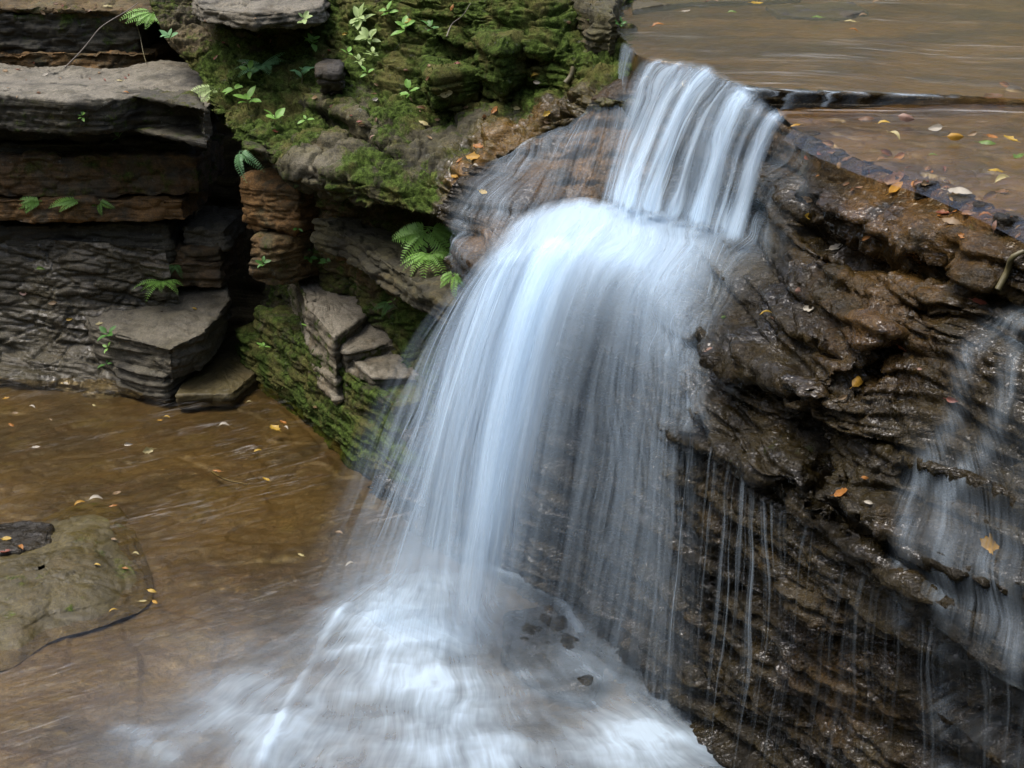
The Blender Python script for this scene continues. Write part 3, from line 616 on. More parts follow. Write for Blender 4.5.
# ================================================================== WATER
def clear_water(name, tint, flow, wisps=.25, bumpd=.006, wscale=(1, 1, 1), dens=False):
    """thin clear water: tinted transparency, sky reflection, faint blurred white wisps along the flow"""
    m = M(name); p = m.pos()
    mp = m.t.nodes.new('ShaderNodeMapping'); m.set(mp.inputs[0], p); mp.inputs[2].default_value = (0, 0, R(flow)); q = mp.outputs[0]
    h = m.math('ADD', m.noise(q, 1, 4, .6, 1.5, (4, 9, 4)), m.math('MULTIPLY', m.noise(q, 1, 4, .6, 1.2, (14, 30, 14)), .5))
    nb = m.bump(h, .4, bumpd * 3)
    gl = m.t.nodes.new('ShaderNodeBsdfGlossy'); gl.inputs['Roughness'].default_value = .13; m.set(gl.inputs['Color'], (1, 1, 1)); m.set(gl.inputs['Normal'], nb)
    tr = m.t.nodes.new('ShaderNodeBsdfTransparent'); m.set(tr.inputs[0], tint)
    fr = m.t.nodes.new('ShaderNodeFresnel'); fr.inputs[0].default_value = 1.33; m.set(fr.inputs['Normal'], nb)
    mx = m.t.nodes.new('ShaderNodeMixShader'); m.set(mx.inputs[0], fr.outputs[0]); m.set(mx.inputs[1], tr.outputs[0]); m.set(mx.inputs[2], gl.outputs[0])
    df = m.t.nodes.new('ShaderNodeBsdfDiffuse'); m.set(df.inputs[0], (.75, .75, .74))
    big = m.ramp(m.noise(q, 1, 4, .6, 1.0, (.9, 2.0, .9)), .45, .68)
    ws = m.ramp(m.noise(q, 1, 5, .62, 1.4, tuple(a * b for a, b in zip((3.0, 15, 3), wscale))), .50, .80)
    a = m.math('MULTIPLY', m.math('MULTIPLY', big, ws), wisps)
    if dens: a = m.math('MULTIPLY', a, m.attr('dens'))
    m2 = m.t.nodes.new('ShaderNodeMixShader'); m.set(m2.inputs[0], a); m.set(m2.inputs[1], mx.outputs[0]); m.set(m2.inputs[2], df.outputs[0])
    return m.surf(m2.outputs[0])
def silk(name, us, vs, contrast=1.0, fine=.5, lo=.0, blue=(.67, .82, .95)):
    """blurred falling water: white scattering threads drawn out along the flow (UV in metres: across, along)"""
    m = M(name); uv = m.uv()
    s1 = m.noise(uv, 1, 3, .55, .15, (us, vs, 1)); s2 = m.noise(uv, 1, 3, .6, .1, (us * 3.3, vs * 1.4, 1)); s3 = m.noise(uv, 1, 2, .5, .0, (us * 9, vs * 1.8, 1))
    s = m.math('ADD', m.math('MULTIPLY', s1, .5), m.math('ADD', m.math('MULTIPLY', s2, .5 * fine), m.math('MULTIPLY', s3, .28 * fine)))
    mid = .25 + .39 * fine
    s = m.math('ADD', .5, m.math('MULTIPLY', m.math('SUBTRACT', s, mid), 2.6 * contrast))
    d = m.attr('dens')
    a = m.math('MULTIPLY', d, m.math('ADD', s, lo), clamp=True)
    # a thick flow covers everything, a thin one only where threads run
    a = m.math('MAXIMUM', a, m.math('MULTIPLY', m.ramp(d, .75, 1.25), .96))
    df = m.t.nodes.new('ShaderNodeBsdfDiffuse'); m.set(df.inputs[0], blue)
    tl = m.t.nodes.new('ShaderNodeBsdfTranslucent'); m.set(tl.inputs[0], blue)
    mw = m.t.nodes.new('ShaderNodeMixShader'); mw.inputs[0].default_value = .55; m.set(mw.inputs[1], df.outputs[0]); m.set(mw.inputs[2], tl.outputs[0])
    tr = m.t.nodes.new('ShaderNodeBsdfTransparent')
    mx = m.t.nodes.new('ShaderNodeMixShader'); m.set(mx.inputs[0], a); m.set(mx.inputs[1], tr.outputs[0]); m.set(mx.inputs[2], mw.outputs[0])
    return m.surf(mx.outputs[0])
MAT['pool'] = clear_water('pool water', (.94, .84, .62), -32, .2, .006, (1.3, 2.2, 1.3))
MAT['stream'] = clear_water('stream water', (.95, .85, .64), 4, .26, .006, (.5, 1, 1))
MAT['silk'] = silk('falling water', 8, .35, .9, .6, .05)
MAT['cascade'] = silk('cascade water', 10, .35, 2.5, .45, -.02)
MAT['veil'] = silk('thin falling water', 26, .5, 1.9, .9, -.12)
MAT['drip'] = silk('dripping water', 22, .3, 2.4, 1.0, -.55)
MAT['skim'] = silk('water skimming rock', 15, 2.4, 1.2, .9, .0)

P = plane_grid(-5.2, 1.5, 2.7, 10.4, .05); P[..., 2] = .0 + .006 * fbm(P, 2.5, 3, 91)
tag(new_obj('water', mesh_np('water', P, grid_faces(*P.shape[:2])[:, ::-1], MAT['pool'])), kind='structure')
# stream above: upper level up to the sill edge, lower level in front of it
us = loft([[np.array([x, 24, 2.78]) for x in np.linspace(-1.5, 12, 9)], [np.array([x, 14, 2.65]) for x in np.linspace(-.5, 7.5, 9)],
    Z([(575, -30, 2.585), (630, -30, 2.585), (680, -28, 2.585), (740, -28, 2.585), (800, -28, 2.585), (880, -28, 2.585), (980, -28, 2.585), (1120, -28, 2.585), (1450, -20, 2.585)]), Z([(x, y + (0 if x < 900 else -1), sz(x) + .028) for x, y in step_l])], .05, 1)
us[..., 2] += .004 * fbm(us, 4, 3, 92)
tag(new_obj('stream_water', mesh_np('stream_water', us, grid_faces(*us.shape[:2])[:, ::-1], MAT['stream'])), kind='structure')
ls = loft([Z([(x, y, 2.475) for x, y in low_l]), Z([(778, 108, 2.472), (830, 125, 2.472), (890, 140, 2.47), (970, 160, 2.465), (1060, 190, 2.46), (1400, 260, 2.45)]),
    Z([(793, 128, 2.465), (858, 156, 2.452), (945, 184, 2.442), (1024, 220, 2.432), (1100, 256, 2.425), (1250, 336, 2.415)]), [p + np.array([-.07, -.11, -.028]) for p in Z([(795, 128, 2.465), (858, 156, 2.452), (945, 184, 2.442), (1024, 220, 2.432), (1100, 256, 2.425), (1250, 336, 2.415)])]], .03, 1)
ls[..., 2] += .005 * fbm(ls, 5, 3, 93)
tag(new_obj('stream_water', mesh_np('stream_water', ls, grid_faces(*ls.shape[:2])[:, ::-1], MAT['stream'])), kind='structure')

def fall_sheet(name, rows_top, lip, land, mat, parent, dens, nu=180, nfall=90, out=(0, 0, 0), a=.3, seed=0, wob=.02, ease=1.0, warp=.09):
    """sheet of water: flows over the rows_top, leaves at the lip and drops along parabolas to the landing line"""
    tu = np.linspace(0, len(lip) - 1, nu)
    tops = [crom(np.array(r, float), tu) for r in rows_top]; Lp = crom(np.array(lip, float), tu); La = crom(np.array(land, float), tu)
    rows = []
    seq = tops + [Lp]
    for k in range(len(seq) - 1):
        for t in np.linspace(0, 1, 14, endpoint=False): rows.append(seq[k] * (1 - t) + seq[k + 1] * t)
    n0 = len(rows)
    for t in np.linspace(0, 1, nfall):
        h = Lp + (La - Lp) * (t ** ease); h[:, 2] = Lp[:, 2] + (La[:, 2] - Lp[:, 2]) * (a * t + (1 - a) * t * t); rows.append(h)
    P = np.array(rows); P = blur(P, 10, 0)
    v = np.concatenate([np.linspace(-1, 0, n0, endpoint=False) if n0 else [], np.linspace(0, 1, nfall)])
    U = np.broadcast_to(tu[None], P.shape[:2]); V = np.broadcast_to(v[:, None], P.shape[:2])
    N = normals(P, True)
    Q = np.stack([U * 2.2 + seed, V * .7, np.zeros_like(U)], -1)
    P = P + N * (wob * fbm(Q, 1, 4, seed))[..., None] * sstep(-1, .2, V)[..., None] + np.array(out) * sstep(-.6, .3, V)[..., None]
    width = np.linalg.norm(np.diff(Lp, axis=0), axis=1).sum()
    al = np.concatenate([[0], np.cumsum(np.linalg.norm(np.diff(P, axis=0), axis=-1).mean(1))])
    wq = np.stack([U * .9, V * 1.6, 0 * U + seed], -1)
    uv = np.stack([U / tu[-1] * width + warp * fbm(wq, 1, 3, seed + 7) + seed * 1.7, np.broadcast_to(al[:, None], U.shape) + seed * .9], -1)
    D = dens(U, V)
    return new_obj(name, mesh_np(name, P, grid_faces(*P.shape[:2])[:, ::-1], mat, {'dens': D}, uv.reshape(-1, 2)), parent)
ga = lambda x, c, s: np.exp(-((x - c) / s) ** 2)
fall = empty('waterfall', tuple(atz(480, 620, 0)), 'wide silky white waterfall dropping in two stages from the brown stream into the pool', 'waterfall')
def rebase(o):  # parts of the fall keep their world place under the Empty
    o.matrix_parent_inverse = Matrix.Translation(-Vector(fall.location)); return o
# first stage: lip to shelf
lip = Z([(640, 62, 2.565), (668, 65, 2.57), (694, 68, 2.57), (718, 80, 2.57), (742, 92, 2.56), (764, 112, 2.53), (786, 122, 2.50)])
lip0 = [p + np.array([.10, .28, .006]) for p in lip]
shelf = Z([(604, 200, 1.92), (612, 207, 1.92), (630, 214, 1.93), (656, 220, 1.94), (690, 226, 1.95), (716, 234, 1.96), (742, 246, 1.97)])
def d_cas(U, V):
    q = np.stack([U * 1.3, V * .8, 0 * U], -1); Uw = U + .28 * fbm(q, 1, 3, 61) - .25 * V + .12
    d = .26 + .6 * ga(Uw, .9, .28) + .75 * ga(Uw, 1.7, .32) + .7 * ga(Uw, 2.6, .26) + .38 * ga(Uw, 3.3, .16) + .72 * ga(Uw, 4.1, .3) + .4 * ga(Uw, 4.9, .14) + .55 * ga(Uw, 5.5, .22)
    d = d * (.9 + .35 * V) + .35 * sstep(.72, 1, V)
    return d * sstep(1, .95, V) * sstep(-.6, .08, V) * sstep(.1, .7, Uw) * sstep(6, 5.6, U) * (1 - .5 * ga(U, 5.0, .5) * ga(V, .3, .3))
for k, (o, s) in enumerate((((0, 0, 0), 1.0), ((-.02, -.05, .0), .55), ((-.04, -.09, -.01), .4))):
    rebase(fall_sheet('cascade', [lip0], lip, shelf, MAT['cascade'], fall, lambda U, V, s=s: s * d_cas(U, V), out=o, a=.35, seed=3 + k, wob=.025))
# thin threads slipping over the low sill between the two stream levels
sl = Z([(x, y, sz(x) + .034) for x, y in ((742, 88), (790, 91), (830, 92), (880, 94), (930, 96), (962, 98))]); sl2 = [p + np.array([-.03, -.05, -.085 * (1 - k / 6)]) for k, p in enumerate(sl)]
rebase(fall_sheet('sill_film', [[p + np.array([.02, .10, .002]) for p in sl]], sl, sl2, MAT['cascade'], fall, lambda U, V: (.5 * ga(V, -.1, .22) + (.03 + .4 * ga(U, .9, .16) + .4 * ga(U, .2, .2) + .25 * ga(U, 2.0, .08)) * sstep(-.3, .1, V)) * sstep(5, 4.2, U), nu=160, nfall=24, seed=8, wob=.004))
# left strands beside the cascade
lipl = Z([(621, 42, 2.57), (628, 48, 2.57), (636, 56, 2.57)]); landl = Z([(612, 112, 2.2), (616, 118, 2.2), (622, 128, 2.18)])
rebase(fall_sheet('cascade', [[p + np.array([.08, .15, .005]) for p in lipl]], lipl, landl, MAT['silk'], fall, lambda U, V: .5 * sstep(-.4, .3, V) * sstep(0, .7, U) * sstep(2, 1.2, U), nu=40, nfall=40, seed=9, wob=.01))
# second stage: shelf to pool
r0 = Z([(503, 226, 1.85), (533, 207, 1.89), (575, 197, 1.91), (620, 202, 1.93), (665, 212, 1.94), (705, 224, 1.95), (744, 240, 1.98)])
r1 = Z([(488, 245, 1.80), (520, 228, 1.86), (562, 222, 1.89), (610, 228, 1.90), (655, 238, 1.90), (692, 252, 1.89), (728, 266, 1.90)])
edge = Z([(474, 270, 1.70), (505, 254, 1.79), (546, 248, 1.83), (592, 256, 1.84), (634, 272, 1.82), (668, 292, 1.78), (700, 326, 1.70)])
pool = Z([(368, 600, .04), (415, 622, .04), (460, 640, .04), (505, 648, .04), (565, 655, .04), (630, 672, .04), (690, 705, .04)])
def d_main(U, V):
    q = np.stack([U * 1.1, V * .9, 0 * U], -1); Uw = U + .5 * fbm(q, 1, 3, 62)
    f = .46 + 1.45 * ga(Uw, 2.2, .46) + .6 * ga(Uw, 1.0, .6) + .12 * ga(Uw, 5.2, .3) + .08 * ga(Uw, 4.3, .2) - .36 * sstep(2.7, 3.8, Uw) + .22 * sstep(2.7, 3.5, Uw) * sstep(.45, .0, V)
    f = f * (1 - .5 * sstep(.2, 1, V))
    t = .62 + .45 * ga(U, 2.4, 2.2) - .2 * sstep(5, 6, U)
    d = t + (f - t) * sstep(-.25, .28, V)
    return d * sstep(-1.05, -.80 + .5 * sstep(2.4, 0, U), V + .08 * fbm(q, 3, 3, 63)) * sstep(0, 1.2, Uw) * sstep(6, 4.8, U) * (1 - .55 * sstep(.8, 1, V))
for k, (o, s, a) in enumerate((((0, 0, 0), 1.0, .3), ((-.03, -.07, .0), .6, .33), ((-.06, -.15, 0), .42, .36))):
    rebase(fall_sheet('main_curtain', [r0, r1], edge, pool, MAT['silk'], fall, lambda U, V, s=s: s * d_main(U, V), out=o, a=a, seed=20 + k, wob=.05, nu=260, nfall=150))
# thin outer veil: left side spray and the strands at the right
e2 = [p + np.array([-.03, -.1, .01]) for p in edge]
p2 = Z([(300, 575, .04), (375, 620, .04), (440, 650, .04), (500, 665, .04), (560, 672, .04), (632, 690, .04), (705, 730, .04)])
def d_veil(U, V):
    return (.6 * ga(U, .6, 1.2) + .16 * sstep(3.4, 5.2, U) + .09) * sstep(-.6, .1, V) * sstep(0, 1.3, U) * sstep(6, 5.2, U) * (1 - .5 * sstep(.5, 1, V))
for k in range(2):
    rebase(fall_sheet('spray_veil', [r1], e2, p2, MAT['veil'], fall, d_veil, out=(0, -.08 * k, 0), a=.42, seed=31 + k, wob=.05, nu=260, nfall=130))

# water skimming over rock: sheets that follow the cliff a finger's width above it
cP = cliff.P.reshape(*cliff_base.shape); cs = blur(blur(cP, 16, 0), 10, 1)
bx, by, _ = project(cs)
def skim(name, region, off, mat, dens, parent, seed):
    """region: rows/cols window of the cliff surface"""
    (r0_, r1_), (c0_, c1_) = region
    Pq = cs[r0_:r1_, c0_:c1_]; N = normals(blur(blur(Pq, 10, 0), 6, 1), True)
    Pq = Pq + N * off
    U, V = np.meshgrid(np.linspace(0, 1, Pq.shape[1]), np.linspace(0, 1, Pq.shape[0]))
    su = np.linalg.norm(np.diff(Pq, axis=1), axis=-1).mean() * Pq.shape[1]; sv = np.linalg.norm(np.diff(Pq, axis=0), axis=-1).mean() * Pq.shape[0]
    q = np.stack([U * su * 2.5, V * sv * 2.5, U * 0 + seed], -1)
    uv = np.stack([U * su + .03 * fbm(q, 1, 3, seed) + seed, V * sv], -1)
    x, y, _ = project(Pq)
    o = new_obj(name, mesh_np(name, Pq, grid_faces(*Pq.shape[:2])[:, ::-1], mat, {'dens': dens(x, y, U, V)}, uv.reshape(-1, 2)), parent)
    if parent: o.matrix_parent_inverse = Matrix.Translation(-Vector(parent.location))
    return o
nv_, nu_ = cs.shape[:2]
def window(x0, x1, y0, y1):
    m = (bx > x0) & (bx < x1) & (by > y0) & (by < y1); r = np.where(m.any(1))[0]; c = np.where(m.any(0))[0]
    return (r[0], r[-1]), (c[0], c[-1])
def poly_soft(x, y, pts, wd):
    """1 inside a corridor round a world path (given where it was surveyed), falling off over wd"""
    b = np.full(x.shape, 1e9)
    for (ax, ay), (cx, cy) in zip(pts[:-1], pts[1:]):
        dx, dy = cx - ax, cy - ay; t = np.clip(((x - ax) * dx + (y - ay) * dy) / (dx * dx + dy * dy), 0, 1)
        b = np.minimum(b, np.hypot(x - ax - t * dx, y - ay - t * dy))
    return np.exp(-(b / wd) ** 2)
def d_left(x, y, U, V):
    return .38 * np.clip(1.0 * poly_soft(x, y, [(622, 112), (590, 130), (550, 145), (505, 160)], 14) + .75 * poly_soft(x, y, [(600, 150), (560, 185), (520, 215)], 26) + .75 * poly_soft(x, y, [(520, 165), (480, 190), (462, 215), (455, 290)], 12)
        + .55 * poly_soft(x, y, [(500, 200), (490, 300)], 18), 0, 1) * sstep(440, 455, x) * sstep(660, 620, x) * sstep(380, 300, y)
tr1 = empty('water_trickle', tuple(atz(480, 300, 1.4)), 'thin water skimming down the brown rounded rock left of the white fall', 'trickle')
skim('water_film', window(440, 660, 80, 330), .022, MAT['skim'], d_left, tr1, 41)
def d_rock(x, y, U, V):
    return .5 * np.clip(.75 * poly_soft(x, y, [(745, 235), (700, 255), (665, 290), (660, 340)], 26) + .55 * poly_soft(x, y, [(720, 280), (690, 330), (690, 420)], 16) + .35 * poly_soft(x, y, [(790, 150), (760, 200), (740, 240)], 14) + .3 * poly_soft(x, y, [(808, 130), (800, 180), (806, 205)], 7), 0, 1) * sstep(830, 800, x) * sstep(480, 420, y) * sstep(630, 650, x)
rebase(skim('water_film', window(640, 830, 120, 470), .022, MAT['skim'], d_rock, fall, 43))
def d_right(x, y, U, V):
    d = .9 * poly_soft(x, y, [(1060, 318), (1000, 322), (965, 355), (958, 410), (935, 450), (905, 500), (900, 620)], 9) + .8 * poly_soft(x, y, [(1015, 330), (1005, 400), (985, 450), (945, 490)], 10)
    d = d + .22 * sstep(890, 935, x) * sstep(400, 450, y) * sstep(760, 520, y) + .55 * poly_soft(x, y, [(945, 490), (940, 560), (945, 780)], 8) + .5 * poly_soft(x, y, [(985, 560), (1000, 600), (1015, 680)], 9)
    d = d + .25 * sstep(900, 950, x) * sstep(480, 560, y)
    return .30 * np.clip(d, 0, .9) * sstep(1180, 1120, x)
sc2 = empty('waterfall', tuple(atz(985, 900, 0)), 'thin broken waterfall trickling over the dark ledges at the right edge', 'waterfall')
skim('water_film', window(880, 1180, 300, 800), .03, MAT['skim'], d_right, sc2, 45)
# drips falling free from the dark overhang
gl_ = Z([(690, 400, 1.5), (725, 432, 1.42), (768, 482, 1.38), (815, 512, 1.38), (850, 548, 1.36), (905, 585, 1.35), (965, 625, 1.34), (1060, 690, 1.3)])
gl_ = [p - IN * .06 for p in gl_]
gland = [np.array([p[0], p[1], 0.0]) - IN * .05 for p in gl_]
tr2 = empty('water_trickle', tuple(atz(780, 800, 0)), 'fine threads of water dripping from the dark overhang of the right cliff', 'trickle')
def d_drip(U, V): return (.05 + .34 * np.clip(fbm(np.stack([U * 2.6, U * 0, V * .4], -1), 1, 3, 77) * 1.8 + .15, 0, 1)) * (1 + .9 * ga(U, 5.8, 1.5) + .9 * ga(U, .3, .6)) * sstep(0, .12, V) * (1 - .8 * sstep(.45, 1, V)) * sstep(0, .3, U)
for k in range(1):
    o = fall_sheet('water_threads', [], gl_, gland, MAT['drip'], tr2, d_drip, out=(0, -.06 * k, 0), a=.4, seed=51 + k, wob=.03, nu=220, nfall=60)
    o.matrix_parent_inverse = Matrix.Translation(-Vector(tr2.location))

# foam on the pool
P = plane_grid(-2.6, 1.35, 2.9, 7.3, .014); c0 = atz(405, 632, 0)
dx, dy = P[..., 0] - c0[0], P[..., 1] - c0[1]; rad = np.hypot(dx, dy); th = np.arctan2(dy, dx)
def blob(px, py, rx, ry, a):
    q = atz(px, py, 0); return a * np.exp(-((P[..., 0] - q[0]) / rx) ** 2 - ((P[..., 1] - q[1]) / ry) ** 2)
W = P + .12 * np.stack([fbm(P, 1.6, 3, 95), fbm(P, 1.6, 3, 96), 0 * rad], -1)
def line(pts, wd, a):
    b = np.full(rad.shape, 9.)
    pts = [atz(x, y, 0)[:2] for x, y in pts]
    for p, q in zip(pts[:-1], pts[1:]):
        d = q - p; t = np.clip(((P[..., 0] - p[0]) * d[0] + (P[..., 1] - p[1]) * d[1]) / (d @ d), 0, 1)
        b = np.minimum(b, np.hypot(P[..., 0] - p[0] - t * d[0], P[..., 1] - p[1] - t * d[1]))
    return a * np.exp(-(b / wd) ** 2)
D = blob(405, 640, .26, .30, 1.25) + blob(380, 625, .2, .25, .4) + blob(440, 705, .38, .26, .75) + blob(330, 715, .45, .3, .42) + blob(300, 760, .5, .3, .26) + blob(480, 760, .4, .25, .7) + blob(440, 650, .35, .5, .3) + blob(640, 738, .2, .22, 1.0) + blob(690, 775, .25, .3, .8) + blob(600, 760, .25, .25, .4)
D += blob(250, 690, .45, .5, .30) + blob(190, 745, .35, .25, .26) + blob(545, 690, .3, .2, .10) + blob(590, 670, .25, .28, .34) + blob(440, 590, .45, .5, .45) + blob(380, 900, 1.2, .6, .5)
D += line([(348, 612), (325, 645), (298, 695), (262, 772), (230, 850)], .022, .40) + line([(348, 612), (325, 645), (298, 695), (262, 772), (230, 850)], .11, .12) + line([(560, 600), (580, 636)], .03, .4) + line([(500, 575), (560, 600)], .03, .35) + line([(120, 735), (150, 748), (180, 768)], .05, .3) + line([(330, 660), (420, 648)], .05, .35)
D = D - line([(352, 625), (332, 650), (305, 705), (275, 772)], .05, .12)
D *= (.80 + .6 * fbm(W, (3.2, 5.5, 1), 5, 97)); D += .2 * D * fbm(W, (9, 18, 1), 3, 197); D = np.clip(D, 0, 1.3) * sstep(-2.6, -2.2, P[..., 0]) * sstep(7.3, 6.9, P[..., 1])
P[..., 2] = .024 + .06 * np.clip(D, 0, 1) * (.6 + .4 * fbm(P, 5, 3, 98)) + .007 * fbm(P, 9, 3, 99)
P[..., 2] += line([(348, 612), (325, 645), (298, 695), (262, 772), (230, 850)], .07, .004)
P[..., 2] = np.where(D < .02, .018, P[..., 2])
c1 = atz(440, 540, 0); th2 = np.arctan2(P[..., 0] - c1[0], c1[1] - P[..., 1]); rad2 = np.hypot(P[..., 0] - c1[0], P[..., 1] - c1[1])
uv = np.stack([th2 * 1.1 + .05 * fbm(P, 1.7, 3, 101) + .015 * fbm(P, 6, 2, 103), rad2 + .12 * fbm(P, 2.0, 3, 102)], -1)
MAT['foam'] = silk('churning foam', 8.0, 1.9, .8, .9, .3, (.60, .74, .86))
tag(new_obj('foam', mesh_np('foam', P, grid_faces(*P.shape[:2])[:, ::-1], MAT['foam'], {'dens': D}, uv.reshape(-1, 2))), 'white churned foam spreading over the pool below the waterfall', 'foam', kind='stuff')

# ================================================================== PLANTS, LEAVES, TWIGS
def leafmat(name, col, trans=.35, rough=.5, vary=.25):
    m = M(name); oi = m.t.nodes.new('ShaderNodeObjectInfo'); p = m.pos()
    n = m.noise(p, 60, 3, .6)
    c = m.mix(n, tuple(x * (1 - vary) for x in col), tuple(min(1, x * (1 + vary)) for x in col))
    c = m.mix(m.math('MULTIPLY', m.ramp(m.noise(p, 130, 2), .58, .7), .4), c, tuple(x * .45 for x in col))
    b = m.t.nodes.new('ShaderNodeBsdfPrincipled'); m.set(b.inputs['Base Color'], c); b.inputs['Roughness'].default_value = rough; b.inputs['Specular IOR Level'].default_value = .4
    t = m.t.nodes.new('ShaderNodeBsdfTranslucent'); m.set(t.inputs[0], c)
    x = m.t.nodes.new('ShaderNodeMixShader'); x.inputs[0].default_value = trans; m.set(x.inputs[1], b.outputs[0]); m.set(x.inputs[2], t.outputs[0])
    return m.surf(x.outputs[0])
LC = {'yellow': (.46, .30, .04), 'pale yellow': (.42, .36, .16), 'cream white': (.42, .38, .30), 'orange': (.36, .15, .03), 'tan': (.24, .16, .08), 'brown': (.14, .07, .03),
      'pink': (.28, .17, .125), 'red brown': (.20, .055, .028), 'green': (.12, .20, .035), 'golden': (.44, .24, .025)}
LM = {k: leafmat('fallen leaf ' + k, tuple(x * .8 for x in v)) for k, v in LC.items()}
GREEN = {'fresh': leafmat('fresh green foliage', (.15, .30, .05)), 'deep': leafmat('deep green foliage', (.055, .15, .025)), 'pale': leafmat('pale green foliage', (.27, .36, .13)), 'blue': leafmat('cool green foliage', (.13, .27, .11))}
stemm = leafmat('stalk', (.07, .06, .025), 0); twigm = leafmat('bare grey twig', (.16, .14, .12), 0, .7)
def blade(L, W, bend=.3, fold=.25, nt=9, ns=5, rim=0.0, seed=0, stalk=.25):
    """one leaf: a curled, folded blade with a stalk, base at the origin, pointing along +x"""
    rg = np.random.default_rng(seed); V = []; F = []
    t = np.linspace(0, 1, nt); s = np.linspace(-1, 1, ns)
    wv = np.sin(np.pi * np.clip(t, 0, 1) ** .8) ** .75 * W / 2; wv[0] = W * .02; wv[-1] = W * .01
    wob = rg.uniform(-1, 1, (nt, ns)) * .06 * W; tw = rg.uniform(-.5, .5)
    for i in range(nt):
        for j in range(ns):
            x = L * t[i]; y = s[j] * wv[i] * (1 + rim * (rg.random() - .5)); z = fold * abs(y) + bend * L * (t[i] - t[i] ** 2) * 1.5 + wob[i, j] + tw * y * t[i]
            V.append((x, y, z))
    for i in range(nt - 1):
        for j in range(ns - 1): F.append((i * ns + j, (i + 1) * ns + j, (i + 1) * ns + j + 1, i * ns + j + 1))
    if stalk:
        b = len(V); r = W * .03
        for k, x in enumerate((-stalk * L, -.4 * stalk * L, L * .15)):
            for a in range(4): V.append((x, r * math.cos(a * math.pi / 2), r * math.sin(a * math.pi / 2) + (.04 * L if k == 0 else 0)))
        for k in range(2):
            for a in range(4): F.append((b + k * 4 + a, b + k * 4 + (a + 1) % 4, b + k * 4 + 4 + (a + 1) % 4, b + k * 4 + 4 + a))
    return np.array(V, float), np.array(F)
def join(parts):
    V, F, n = [], [], 0
    for v, f in parts: V.append(v); F.append(f + n); n += len(v)
    return np.concatenate(V), np.concatenate(F)
def rotm(axis, a): return np.array(Matrix.Rotation(a, 3, axis))
def tube(pts, r0, r1, k=6):
    pts = np.array(pts, float); V = []; F = []
    for i, p in enumerate(pts):
        d = pts[min(i + 1, len(pts) - 1)] - pts[max(i - 1, 0)]; d = d / (np.linalg.norm(d) + 1e-9)
        a = np.cross(d, [0.3, .2, 1]); a /= np.linalg.norm(a) + 1e-9; b = np.cross(d, a); r = r0 + (r1 - r0) * i / (len(pts) - 1)
        for j in range(k): V.append(p + r * (math.cos(j * 2 * math.pi / k) * a + math.sin(j * 2 * math.pi / k) * b))
    for i in range(len(pts) - 1):
        for j in range(k): F.append((i * k + j, i * k + (j + 1) % k, (i + 1) * k + (j + 1) % k, (i + 1) * k + j))
    return np.array(V), np.array(F)
SHAPES = [(1, .42, .6, .5, .2), (1, .5, -.4, .4, .3), (1, .36, .9, .7, .1), (1, .62, -.5, .45, .7), (1, .44, .8, -.5, .4)]
LEAFMESH = {}
def leaf_mesh(col, sh):
    if (col, sh) not in LEAFMESH:
        L, W, b, f, rim = SHAPES[sh]; v, fc = blade(L, W, b * .5, f, rim=rim, seed=sh + 5)
        v[:, 0] -= .5; LEAFMESH[(col, sh)] = mesh_np('fallen_leaf', v, fc, LM[col])
    return LEAFMESH[(col, sh)]
ON_POOL, ON_UP, ON_LOW, ON_ROCK = range(4)
